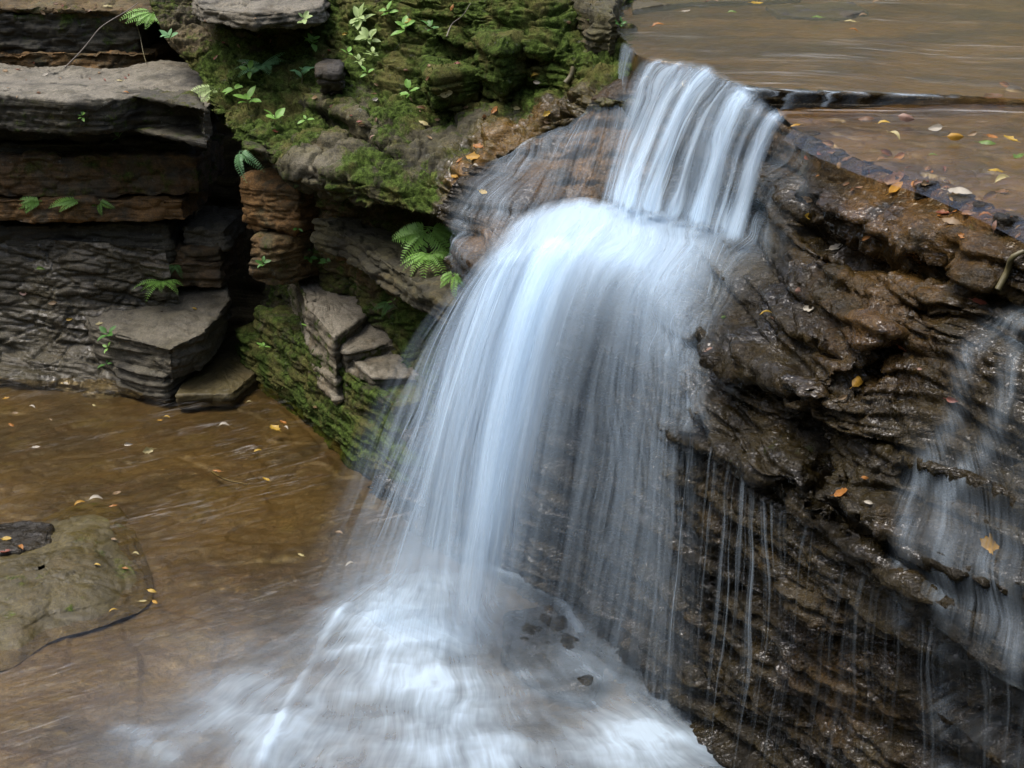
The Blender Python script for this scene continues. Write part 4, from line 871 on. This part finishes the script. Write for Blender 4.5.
LEAVES = [
 # stream above the fall
 (757, 4, 'yellow', 13, ON_UP, 'at the top edge of the upper stream'), (686, 12, 'cream white', 10, ON_UP, 'floating near the pale flat stone of the upper stream'), (658, 27, 'orange', 13, ON_UP, 'on the upper stream near the left lip of the fall'),
 (622, 19, 'pale yellow', 6, ON_UP, 'beside the rounded boulder at the stream edge'), (877, 3, 'tan', 14, ON_UP, 'at the top edge right of the grey green stone'), (817, 19, 'green', 14, ON_UP, 'resting against the grey green stone in the stream'),
 (850, 23, 'pale yellow', 13, ON_UP, 'pointing upstream just below the grey green stone'), (863, 17, 'tan', 9, ON_UP, 'touching the lower corner of the grey green stone'), (853, 32, 'orange', 10, ON_UP, 'alone on the brown water below the grey green stone'),
 (732, 14, 'green', 10, ON_UP, 'floating between the two flat stones of the upper stream'), (712, 3, 'pink', 14, ON_UP, 'on the pale flat stone at the top edge'), (993, 98, 'brown', 20, ON_LOW, 'at the far end of the dark stream sill'),
 (1014, 92, 'cream white', 20, ON_LOW, 'upright beside the brown one at the end of the sill'), (1004, 86, 'orange', 12, ON_LOW, 'behind the upright cream one at the end of the sill'), (906, 119, 'pink', 18, ON_LOW, 'standing in the shallow water below the dark sill'), (884, 125, 'yellow', 13, ON_LOW, 'touching the pink one below the dark sill'),
 (866, 121, 'brown', 18, ON_LOW, 'left of the yellow and pink pair below the sill'), (795, 127, 'golden', 12, ON_LOW, 'at the cliff edge right beside the white cascade'), (894, 138, 'pale yellow', 16, ON_LOW, 'slender, with tip raised out of the shallow water'), (935, 129, 'cream white', 15, ON_LOW, 'curled, in the middle of the shallow lower level'),
 (955, 138, 'golden', 18, ON_LOW, 'just right of the curled cream one'), (972, 135, 'tan', 10, ON_LOW, 'thin and upright in the shallow lower level'), (987, 145, 'green', 18, ON_LOW, 'flat and dark under the shallow water'), (1010, 140, 'yellow', 16, ON_LOW, 'at the right edge of the shallow water'),
 (992, 138, 'orange', 12, ON_LOW, 'between the flat green one and the yellow one at the edge'), (826, 145, 'pink', 14, ON_ROCK, 'upright among the first stones of the cliff top'), (900, 156, 'orange', 14, ON_ROCK, 'upright on the cliff top next to a red brown one'), (888, 153, 'red brown', 14, ON_ROCK, 'leaning on the upright orange one on the cliff top'),
 (933, 157, 'green', 9, ON_LOW, 'small and pale at the water edge of the cliff top'), (995, 173, 'yellow', 18, ON_LOW, 'large, near the right edge of the cliff top'), (1002, 182, 'pale yellow', 18, ON_LOW, 'lying against the large yellow one at the right'), (1002, 191, 'pink', 15, ON_ROCK, 'just below the yellow pair at the right'),
 (893, 178, 'pink', 24, ON_ROCK, 'large and flat on the wet cliff rim'), (895, 189, 'golden', 20, ON_ROCK, 'under the large flat pink one on the cliff rim'), (913, 183, 'orange', 12, ON_ROCK, 'right of the large flat pink one on the cliff rim'), (957, 192, 'cream white', 30, ON_ROCK, 'long, limp and translucent, hanging on the cliff rim'),
 (966, 214, 'pink', 14, ON_ROCK, 'below the limp translucent one on the rim'), (983, 216, 'orange', 14, ON_ROCK, 'bright, at the dark notch of the rim'), (952, 222, 'tan', 24, ON_ROCK, 'long, lying in the dark notch under the rim'), (987, 196, 'brown', 18, ON_ROCK, 'upright and narrow on the rim near the right edge'),
 (944, 212, 'red brown', 14, ON_ROCK, 'half hidden at the foot of the translucent one'), (845, 158, 'brown', 12, ON_ROCK, 'small and dark on the stones of the cliff top'), (1018, 158, 'green', 16, ON_LOW, 'dark, cut by the right edge of the shallow water'),
 # right cliff
 (809, 199, 'tan', 11, ON_ROCK, 'stuck to the wet face below the cliff rim'), (809, 219, 'yellow', 14, ON_ROCK, 'at the left end of the dark slot under the rim'), (867, 238, 'orange', 10, ON_ROCK, 'dull, inside the dark slot under the rim'), (836, 250, 'cream white', 16, ON_ROCK, 'thin and pointed on the upper cliff face'),
 (796, 290, 'pink', 20, ON_ROCK, 'large and tan toned on the wet terrace'), (809, 308, 'cream white', 13, ON_ROCK, 'pale, in the middle of the wet terrace'), (765, 314, 'yellow', 14, ON_ROCK, 'narrow, at the left of the wet terrace'), (771, 322, 'pink', 10, ON_ROCK, 'tiny, beside the narrow yellow one on the terrace'),
 (904, 351, 'red brown', 12, ON_ROCK, 'folded, above the crack in the middle of the cliff'), (854, 380, 'golden', 22, ON_ROCK, 'bright and slanted, just below the crack in the cliff'), (843, 399, 'tan', 11, ON_ROCK, 'round, directly below the bright slanted one'), (842, 492, 'orange', 20, ON_ROCK, 'hanging at the lower edge of the cliff overhang'),
 (866, 502, 'cream white', 10, ON_ROCK, 'small, right of the orange one on the overhang'), (865, 479, 'orange', 9, ON_ROCK, 'small, just above the pale one on the overhang'), (917, 369, 'pink', 6, ON_ROCK, 'tiny speck on the cliff between crack and side fall'), (977, 305, 'red brown', 16, ON_ROCK, 'dark, above the small side waterfall'),
 (721, 316, 'green', 8, ON_ROCK, 'on the bare rock shoulder right of the fall'), (707, 350, 'pink', 14, ON_ROCK, 'at the corner of the shoulder where the water leaves the rock'), (952, 402, 'red brown', 14, ON_ROCK, 'dark, beside the upper strand of the side waterfall'),
 # mossy bank
 (450, 10, 'orange', 8, ON_ROCK, 'at the top of the mossy bank'), (407, 26, 'golden', 13, ON_ROCK, 'caught in a green seedling high on the bank'), (533, 78, 'yellow', 11, ON_ROCK, 'bright, below the thickly mossed boulder'), (535, 85, 'cream white', 9, ON_ROCK, 'touching the bright yellow one below the mossed boulder'), (448, 96, 'pale yellow', 16, ON_ROCK, 'long and pale on the bare stone of the bank'),
 (545, 115, 'yellow', 10, ON_ROCK, 'on the wet brown part of the bank'), (518, 108, 'pale yellow', 8, ON_ROCK, 'left of the yellow one on the wet brown part'), (547, 122, 'tan', 11, ON_ROCK, 'just below the yellow one on the wet brown part'), (495, 112, 'orange', 10, ON_ROCK, 'dull, on the edge of the wet brown part'), (482, 117, 'brown', 12, ON_ROCK, 'dark, left of the dull orange one'),
 (425, 122, 'pale yellow', 13, ON_ROCK, 'on the olive stone in the middle of the bank'), (423, 107, 'brown', 10, ON_ROCK, 'dark, on the olive stone above the pale yellow one'), (476, 145, 'orange', 14, ON_ROCK, 'pale, at the wet corner above the trickle'), (472, 156, 'golden', 18, ON_ROCK, 'long, lying along the wet corner above the trickle'), (457, 161, 'orange', 9, ON_ROCK, 'left of the long golden one above the trickle'),
 (474, 165, 'cream white', 8, ON_ROCK, 'tiny, under the long golden one above the trickle'), (452, 178, 'golden', 12, ON_ROCK, 'at the brink where the bank turns down'), (481, 191, 'yellow', 11, ON_ROCK, 'bright, stuck on the rounded rock in the trickle'), (343, 34, 'yellow', 7, ON_ROCK, 'above the dark boulder set in the bank'), (377, 99, 'cream white', 7, ON_ROCK, 'on the bank right of the dark boulder'),
 (330, 105, 'pink', 9, ON_ROCK, 'on the bank below the dark boulder'), (313, 98, 'tan', 9, ON_ROCK, 'left of the pink one below the dark boulder'), (372, 137, 'pink', 8, ON_ROCK, 'in the dark fold of the bank'), (277, 131, 'red brown', 9, ON_ROCK, 'near the mossy rim of the crevice'), (242, 63, 'cream white', 6, ON_ROCK, 'among the small plants at the head of the crevice'),
 (430, 136, 'tan', 8, ON_ROCK, 'small, below the pale yellow one on the olive stone'), (570, 25, 'tan', 7, ON_ROCK, 'on the rounded boulder at the lip'),
 # left wall
 (106, 5, 'pale yellow', 10, ON_ROCK, 'at the top of the left wall under the grey twig'), (128, 91, 'orange', 6, ON_ROCK, 'on the jutting slab near its right end'), (120, 79, 'pale yellow', 7, ON_ROCK, 'on the dirt patch of the jutting slab'), (45, 73, 'cream white', 7, ON_ROCK, 'left on the jutting grey slab'), (4, 69, 'tan', 8, ON_ROCK, 'at the left edge of the jutting grey slab'),
 (42, 270, 'green', 10, ON_ROCK, 'flat against the dark bed of the left wall'), (21, 295, 'pink', 9, ON_ROCK, 'on the sloping wet shale at the left'), (51, 304, 'tan', 9, ON_ROCK, 'on the sloping wet shale below the green one'), (71, 321, 'yellow', 7, ON_ROCK, 'in the middle of the sloping wet shale'), (97, 322, 'pale yellow', 8, ON_ROCK, 'beside the three leaved seedling on the shale'), (195, 308, 'yellow', 6, ON_ROCK, 'on the wavy wedge block'),
 (66, 384, 'cream white', 7, ON_POOL, 'at the waterline under the left wall'),
 # pool
 (6, 399, 'golden', 7, ON_POOL, 'at the far left of the pool near the wall'), (32, 408, 'cream white', 8, ON_POOL, 'floating upper left below the wet shale'), (11, 426, 'orange', 10, ON_POOL, 'floating at the left margin below the wall'), (15, 414, 'tan', 7, ON_POOL, 'just above the orange one at the left margin'), (36, 448, 'cream white', 9, ON_POOL, 'in the open brown water above the purple grey rock'), (50, 421, 'tan', 6, ON_POOL, 'between the wall and the open brown water'),
 (94, 406, 'pale yellow', 6, ON_POOL, 'close to the pale block at the waterline'), (129, 445, 'cream white', 10, ON_POOL, 'upright with a red stalk in the middle of the pool'), (148, 451, 'pale yellow', 12, ON_POOL, 'flat, right of the upright cream one'), (167, 418, 'yellow', 7, ON_POOL, 'below the tip of the wedge block'), (160, 421, 'golden', 6, ON_POOL, 'left of the yellow one below the wedge block'), (224, 427, 'cream white', 12, ON_POOL, 'long and narrow, in the middle of the far pool'),
 (249, 403, 'pale yellow', 6, ON_POOL, 'near the flat slab at the crevice mouth'), (258, 452, 'yellow', 9, ON_POOL, 'round, between the two larger yellow ones'), (275, 429, 'yellow', 16, ON_POOL, 'largest, floating near the mossy ledge'), (286, 429, 'cream white', 8, ON_POOL, 'touching the tip of the largest yellow one'), (283, 423, 'orange', 11, ON_POOL, 'just behind the largest yellow one'), (314, 409, 'tan', 8, ON_POOL, 'at the foot of the mossy ledge'),
 (217, 472, 'orange', 10, ON_POOL, 'at the crack of the stream bed'), (266, 480, 'yellow', 10, ON_POOL, 'nearest the falling veil in mid pool'), (96, 501, 'cream white', 15, ON_POOL, 'large, at the upper tip of the olive boulder'), (117, 494, 'tan', 10, ON_POOL, 'sunken, right above the olive boulder'), (80, 505, 'golden', 12, ON_POOL, 'left of the large cream one at the olive boulder'), (113, 507, 'orange', 9, ON_POOL, 'under the large cream one at the olive boulder'),
 (9, 538, 'yellow', 11, ON_POOL, 'on the purple grey wet rock'), (23, 546, 'orange', 11, ON_POOL, 'right below the purple grey wet rock'), (5, 550, 'red brown', 12, ON_POOL, 'at the left margin below the purple grey rock'), (114, 540, 'tan', 8, ON_POOL, 'upper right on the olive boulder'), (136, 555, 'pale yellow', 8, ON_POOL, 'off the right edge of the olive boulder'), (99, 564, 'yellow', 7, ON_POOL, 'in the middle of the olive boulder'), (125, 569, 'orange', 7, ON_POOL, 'lower right on the olive boulder'),
 (152, 592, 'yellow', 11, ON_POOL, 'brightest, between olive boulder and foam'), (143, 602, 'pale yellow', 8, ON_POOL, 'lower left of the brightest yellow one'), (155, 603, 'golden', 9, ON_POOL, 'right below the brightest yellow one'), (113, 612, 'yellow', 9, ON_POOL, 'at the lower edge of the olive boulder'), (301, 556, 'pale yellow', 10, ON_POOL, 'under the thin left edge of the falling veil'), (350, 566, 'cream white', 12, ON_POOL, 'slender, seen through the falling veil'), (339, 534, 'tan', 9, ON_POOL, 'behind the falling veil above the slender one'),
]
GRP = {ON_POOL: 'fallen leaves on the pool', ON_UP: 'fallen leaves on the upper stream', ON_LOW: 'fallen leaves on the upper stream', ON_ROCK: 'fallen leaves on the rocks'}
hits = pick_many([l[:2] for l in LEAVES], rad=2.5)
seen = set()
rl = random.Random(11)
def lay(o, p, n, yaw, size, sink=.0):
    n = Vector(n).normalized(); t = Vector((math.cos(yaw), math.sin(yaw), 0)); t = (t - n * t.dot(n)).normalized(); b = n.cross(t)
    o.matrix_world = Matrix.Translation(Vector(p)) @ Matrix((t, b, n)).transposed().to_4x4() @ Matrix.Scale(size, 4)
for i, (px, py, c, sz, where, ph) in enumerate(LEAVES):
    p, n = hits[i]
    if where == ON_POOL: 
        q = atz(px, py, .012); p = q if q[2] >= p[2] - .002 else p; n = np.array([0, 0, 1.])
    elif where == ON_UP: p = atz(px, py, 2.60); n = np.array([0, 0, 1.])
    elif where == ON_LOW: p = atz(px, py, 2.487); n = np.array([0, -.15, 1.])
    dist = np.linalg.norm(p - np.array([0, 0, CH])); size = sz * dist / FPX * .9
    n = n + np.array([rl.uniform(-.25, .25), rl.uniform(-.45, .05), .35]) if where != ON_POOL else n + np.array([rl.uniform(-.12, .12), rl.uniform(-.2, .05), 0])
    if 'upright' in ph or 'standing' in ph or 'curled' in ph: n = np.array([rl.uniform(-.3, .3), -1, .55])
    o = new_obj('fallen_leaf', leaf_mesh(c, rl.randrange(5)))
    n = n / np.linalg.norm(n)
    lay(o, p + n * size * .06 + np.array([0, 0, .004]), n, rl.uniform(-.9, .9) + (math.pi if rl.random() < .5 else 0) if 'slant' not in ph else 1.0, size)
    lab = f'{c} fallen leaf {ph}'; assert lab not in seen; seen.add(lab)
    tag(o, lab, 'leaf', GRP[where])
# brown litter caught along the cliff rim and on the bank: nothing tells the scraps apart
def litter(n, boxes, label, group, cols):
    pts = [(rl.uniform(b[0], b[2]), rl.uniform(b[1], b[3])) for b in boxes for _ in range(n)]
    pts = [(x, y) for x, y in pts if not (x < 870 and y < 40 + (x - 560) * .33 and x > 620)]
    for (p, nn) in pick_many(pts, rad=2.5):
        size = rl.uniform(.018, .045); nn = nn + np.array([rl.uniform(-.6, .6), rl.uniform(-.6, .2), .3]); nn /= np.linalg.norm(nn)
        o = new_obj('leaf_scrap', leaf_mesh(rl.choice(cols), rl.randrange(5))); lay(o, p + nn * size * .1, nn, rl.uniform(0, 6.28), size); tag(o, label, 'leaf', group)
litter(16, [(800, 150, 900, 190), (880, 165, 960, 215), (950, 195, 1022, 240)], 'small curled brown leaf scrap among the wet stones of the cliff rim', 'leaf scraps on the cliff rim', ['brown', 'red brown', 'tan', 'brown', 'pink', 'orange'])
litter(14, [(200, 15, 330, 60), (330, 60, 470, 130)], 'tiny brown leaf scrap caught in the moss of the bank', 'leaf scraps on the bank', ['brown', 'tan', 'red brown', 'brown'])
litter(14, [(0, 2, 150, 12), (0, 60, 150, 95)], 'tiny brown leaf scrap on the upper ledges of the left wall', 'leaf scraps on the left wall', ['brown', 'tan', 'red brown'])
# maple leaf on the right ledge
def maple():
    V = [(0, 0, 0)]; F = []; k = 30; pts = []
    for i in range(k):
        a = -math.pi * .85 + i / (k - 1) * math.pi * 1.7; r = .32 + .2 * abs(math.cos(2.5 * a)) ** 1.5 + .12 * math.cos(a)
        r *= 1 if i % 2 else .82
        pts.append((r * math.cos(a), r * math.sin(a), .10 * math.sin(3 * a) + .08 * r))
    V += pts; F = [(0, 1 + i, 2 + i) for i in range(k - 1)]
    return np.array(V), np.array(F)
(p, n), = pick_many([(988, 549)]); v, f = maple(); o = new_obj('fallen_leaf', mesh_np('fallen_leaf', v, f, LM['golden']))
lay(o, p + n * .02, n, 1.9, .10); tag(o, 'large golden lobed leaf stuck on the ledge of the thin side waterfall', 'leaf', GRP[ON_ROCK])

def frond(L, droop=.5, npin=14, wide=.2, seed=0):
    rg = np.random.default_rng(seed); parts = []
    t = np.linspace(0, 1, 12); axis = np.stack([L * t, .05 * L * np.sin(t * 2 + seed), L * (.55 * t - droop * 1.2 * t ** 2)], -1)
    parts.append(tube(axis, L * .008, L * .002, 4))
    for k in range(npin):
        tt = .14 + .86 * k / npin; c = crom(axis, np.array([tt * 11]))[0]; l = wide * L * math.sin(math.pi * (.25 + .72 * tt)) ** .9
        for sd_ in (-1, 1):
            v, f = blade(l, l * .26, -.15, .2, 5, 3, seed=seed + k, stalk=0)
            v = v @ rotm('Z', sd_ * (1.05 + .2 * rg.random())).T; v[:, 2] -= .25 * np.abs(v[:, 1]) ; parts.append((v + c, f))
    return join(parts)
def quadify(f): return f
def put(parent_loc, name, vf, mat, parent, rot):
    v, f = vf; v = v @ np.array(rot).T
    return new_obj(name, mesh_np(name, v, f, mat), parent)
def basis(n, yaw):
    n = Vector(n).normalized(); t = Vector((math.cos(yaw), math.sin(yaw), 0)); t = (t - n * t.dot(n)).normalized(); b = n.cross(t)
    return Matrix((t, b, n)).transposed()
def fern(px, py, size, count, mat, label, spread=(-2.6, -.5), droop=.5, group=None, out=0.0):
    (p, n), = pick_many([(px, py)]); L = size * 1.25 * np.linalg.norm(p - np.array([0, 0, CH])) / FPX
    p = p - out * (p - np.array([0, 0, CH])) / np.linalg.norm(p - np.array([0, 0, CH])); root = empty('fern', tuple(p), label, 'fern', group); n = n * .6 + np.array([0, -.3, .6])
    for k in range(count):
        yaw = spread[0] + (spread[1] - spread[0]) * (k + .5) / count + random.uniform(-.15, .15)
        put(p, 'frond', frond(L * random.uniform(.75, 1.05), droop * random.uniform(.7, 1.2), seed=k + int(px)), GREEN[mat], root, basis(n, yaw))
def seedling(px, py, size, nl, mat, label, stemh=.5, ratio=.5, spread=6.28, start=0, group=None):
    (p, n), = pick_many([(px, py)]); L = size * np.linalg.norm(p - np.array([0, 0, CH])) / FPX
    root = empty('seedling', tuple(p), label, 'plant', group); rg = random.Random(int(px * 7 + py))
    n = n * .4 + np.array([0, -.15, .8]); B = basis(n, start)
    h = L * stemh; put(p, 'stem', tube([(0, 0, -.01), (0, 0, h * .5), (.05 * L, 0, h)], L * .03, L * .015, 5), stemm, root, B)
    parts = []
    for k in range(nl):
        l = L * rg.uniform(.55, 1.0) * (.62 if nl > 5 else .8); v, f = blade(l, l * ratio * rg.uniform(.85, 1.15), .12, .25, 7, 5, seed=k, stalk=.15)
        v[:, 0] += l * .15; v = v @ rotm('Y', rg.uniform(-.75, .15)).T @ rotm('Z', spread * k / nl + rg.uniform(-.35, .35)).T
        parts.append((v + np.array([0, 0, h * (1 if nl < 5 else rg.uniform(.35, 1.1))]), f))
    put(p, 'leaves', join(parts), GREEN[mat], root, B)
fern(426, 226, 34, 12, 'fresh', 'big bright green fern hanging under the overhang beside the trickle', (-3.1, -.1), .75, out=.34)
fern(428, 250, 28, 8, 'fresh', 'lower half of the fern clump spilling over the rock under the overhang', (-3.2, 0), .8, out=.3)
fern(452, 276, 20, 6, 'fresh', 'small fern at the very edge of the falling water', (-3.2, -.6), .7)
fern(388, 300, 18, 4, 'deep', 'small dark fern on the inner wall above the stone steps', (-2.8, -.6), .6)
fern(165, 284, 24, 6, 'fresh', 'small fern clump on the brown broken bed of the left wall', (-3.2, 0), .6)
fern(40, 200, 24, 3, 'fresh', 'single leaning fern at the left on the rust orange bed', (-3.3, -2.2), .6)
fern(76, 197, 24, 3, 'fresh', 'middle fern of the three on the rust orange bed', (-3.2, -2.0), .6)
fern(103, 196, 18, 3, 'fresh', 'smallest fern on the rust orange bed nearest the crevice', (-2.2, -1.0), .6)
fern(176, 263, 14, 3, 'deep', 'tiny dark fern under the small pale block', (-2.8, -.6), .6)
fern(212, 85, 26, 5, 'pale', 'yellowish fern at the mossy rim where the crevice narrows', (-3.0, -1.4), .7)
fern(243, 150, 22, 4, 'blue', 'fern hanging down into the dark crevice from the mossy rim', (-2.4, -1.2), 1.0)
fern(150, 14, 26, 6, 'fresh', 'fern at the top of the dark gap between left wall and bank', (-3.1, -.2), .5)
fern(260, 62, 26, 8, 'blue', 'feathery grey green fern on the bank left of the dark boulder', (-3.6, .4), .35)
SEED = [(360, 24, 26, 12, 'pale', 'large pale leafy seedling highest on the bank'), (369, 42, 24, 9, 'pale', 'leafy seedling directly below the highest one on the bank'), (405, 32, 26, 9, 'fresh', 'seedling holding a golden leaf'), (308, 44, 18, 8, 'fresh', 'clump of small leaves above the dark boulder'), (306, 26, 14, 5, 'pale', 'little pale sprout near the grey slab of the bank'),
 (301, 80, 24, 7, 'blue', 'star shaped seedling left of the dark boulder'), (236, 97, 20, 4, 'fresh', 'bright round leaved plant at the mossy rim'), (246, 106, 24, 7, 'fresh', 'bright plant spreading along the mossy rim'), (278, 122, 18, 5, 'fresh', 'bright sprout lower along the mossy rim'), (343, 55, 14, 3, 'fresh', 'pair of green leaves over the dark boulder'),
 (356, 63, 14, 6, 'pale', 'yellow green sprout right of the dark boulder'), (370, 61, 14, 6, 'pale', 'twin yellow green sprout a little right of the dark boulder'), (366, 77, 12, 5, 'fresh', 'tiny sprout below the yellow green twins'), (410, 96, 18, 7, 'fresh', 'seedling alone on the olive stone of the bank'), (254, 72, 14, 4, 'fresh', 'two leaved plant below the feathery fern'), (305, 121, 11, 3, 'fresh', 'tiny sprout on the pale stone under the star shaped seedling'),
 (173, 38, 14, 5, 'blue', 'small plant on the rock at the head of the crevice'), (118, 146, 13, 3, 'blue', 'two leaved seedling growing from the recessed beds'), (85, 121, 9, 5, 'fresh', 'tuft of small leaves on the edge of the jutting slab'), (108, 338, 16, 4, 'deep', 'three leaved seedling on the wet shale'), (106, 370, 12, 3, 'deep', 'small seedling at the waterline beside the wet shale'), (108, 352, 11, 3, 'fresh', 'bright small leaves between the two seedlings on the shale'),
 (262, 269, 11, 5, 'deep', 'small plant on the brown block beside the crevice'), (303, 332, 9, 3, 'fresh', 'bright leaves on the green ledge below the stone steps'), (263, 347, 10, 4, 'fresh', 'bright sprout on the long mossy ledge'), (310, 263, 12, 5, 'deep', 'dark sprout behind the highest stone step'), (328, 264, 11, 5, 'deep', 'second dark sprout behind the highest stone step'), (386, 17, 14, 5, 'fresh', 'sprout between the two leafy seedlings at the top'), (392, 304, 9, 2, 'fresh', 'single round leaf on the inner wall'), (300, 234, 9, 4, 'deep', 'small dark plant on the rust block'), (622, 26, 12, 6, 'deep', 'grassy tuft beside the stream lip'), (430, 30, 16, 6, 'deep', 'low dark plant on the upper moss')]
for (px, py, sz, nl, mt, lb) in SEED: seedling(px, py, sz, nl, mt, lb, .45, .5, start=px * .37)
# twigs
def twig(pts, r0, r1, label, lift=.015, mat=None, sub=()):
    hs = pick_many(pts); P3 = [p + n * lift for p, n in hs]
    P3 = crom(np.array(P3), np.linspace(0, len(P3) - 1, 24)); P3 = blur(P3, 3, 0)
    base = P3[0].copy(); v, f = tube(P3 - base, r0, r1); o = new_obj('twig', mesh_np('twig', v, f, mat or twigm)); o.location = base
    tag(o, label, 'twig')
a3, b3 = pick_many([(62, 64)])[0][0], None
top = aty(135, -2, a3[1] - .02)
v, f = tube(blur(np.array([a3 + (top - a3) * t + np.array([.03 * math.sin(t * 7), 0, .035 * math.sin(t * 5)]) for t in np.linspace(0, 1, 20)]) - a3, 1, 0), .005, .003)
o = new_obj('twig', mesh_np('twig', v, f, twigm)); o.location = a3; tag(o, 'bare pale grey twig leaning from the jutting slab to the top edge', 'twig')
twig([(133, 18), (141, 34), (146, 52), (150, 62)], .006, .003, 'thin brown stalk hanging beside the fern at the dark gap', .02, stemm)
twig([(565, 84), (571, 74), (574, 64)], .018, .014, 'short dark broken stick beside the mossed boulder', .02, stemm)
twig([(1001, 285), (1006, 272), (1012, 258), (1022, 255)], .012, .009, 'short dark stick lodged in the cliff near the right edge', .02, stemm)
twig([(446, 40), (452, 24), (462, 12), (470, 6)], .004, .002, 'thin dead stem lying over the upper moss', .02, twigm)
twig([(215, 476), (228, 484), (246, 489)], .008, .004, 'dark sunken stick on the stream bed in mid pool', .05, stemm)
# short moss cushions: too many to count
rs = [bank, moss_b, moss_c, ledge, stepd, bank_b]
PV = np.concatenate([r.P for r in rs]); NV = np.concatenate([r.N for r in rs]); MV = np.concatenate([r.a['moss'] for r in rs]) + .9 * fbm(PV, 7, 3, 400)
x, y, d = project(PV); vis = (x > -30) & (x < 660) & (y > -30) & (y < 520)
idx = np.where((MV > .55) & vis)[0]; idx = RNG.choice(idx, min(17000, len(idx)), replace=True)
p = PV[idx] + RNG.normal(0, .004, (len(idx), 3)); n = NV[idx] + RNG.normal(0, .55, (len(idx), 3)) + np.array([0, 0, .25]); n /= np.linalg.norm(n, axis=1, keepdims=True)
sdv = np.cross(n, RNG.normal(0, 1, n.shape)); sdv /= np.linalg.norm(sdv, axis=1, keepdims=True) + 1e-9
h = RNG.uniform(.008, .022, len(idx))[:, None]
V = np.stack([p - sdv * h * .22 - n * .003, p + sdv * h * .22 - n * .003, p + n * h], 1).reshape(-1, 3)
mm = M('moss cushions'); mp_ = mm.pos(); mcol = mm.mix(mm.ramp(mm.noise(mp_, 18, 4, .7), .35, .65), (.020, .032, .007), (.078, .108, .024)); mcol = mm.mix(mm.math('MULTIPLY', mm.ramp(mm.noise(mp_, 4, 3), .48, .66), .7), mcol, (.085, .07, .025))
mossm = mm.surf(mm.bsdf(mcol, .9, spec=.1))
tag(new_obj('moss', mesh_np('moss', V, np.arange(len(V)).reshape(-1, 3), mossm, smooth=False)), 'short green moss growing over the bank and ledges', 'moss', kind='stuff')
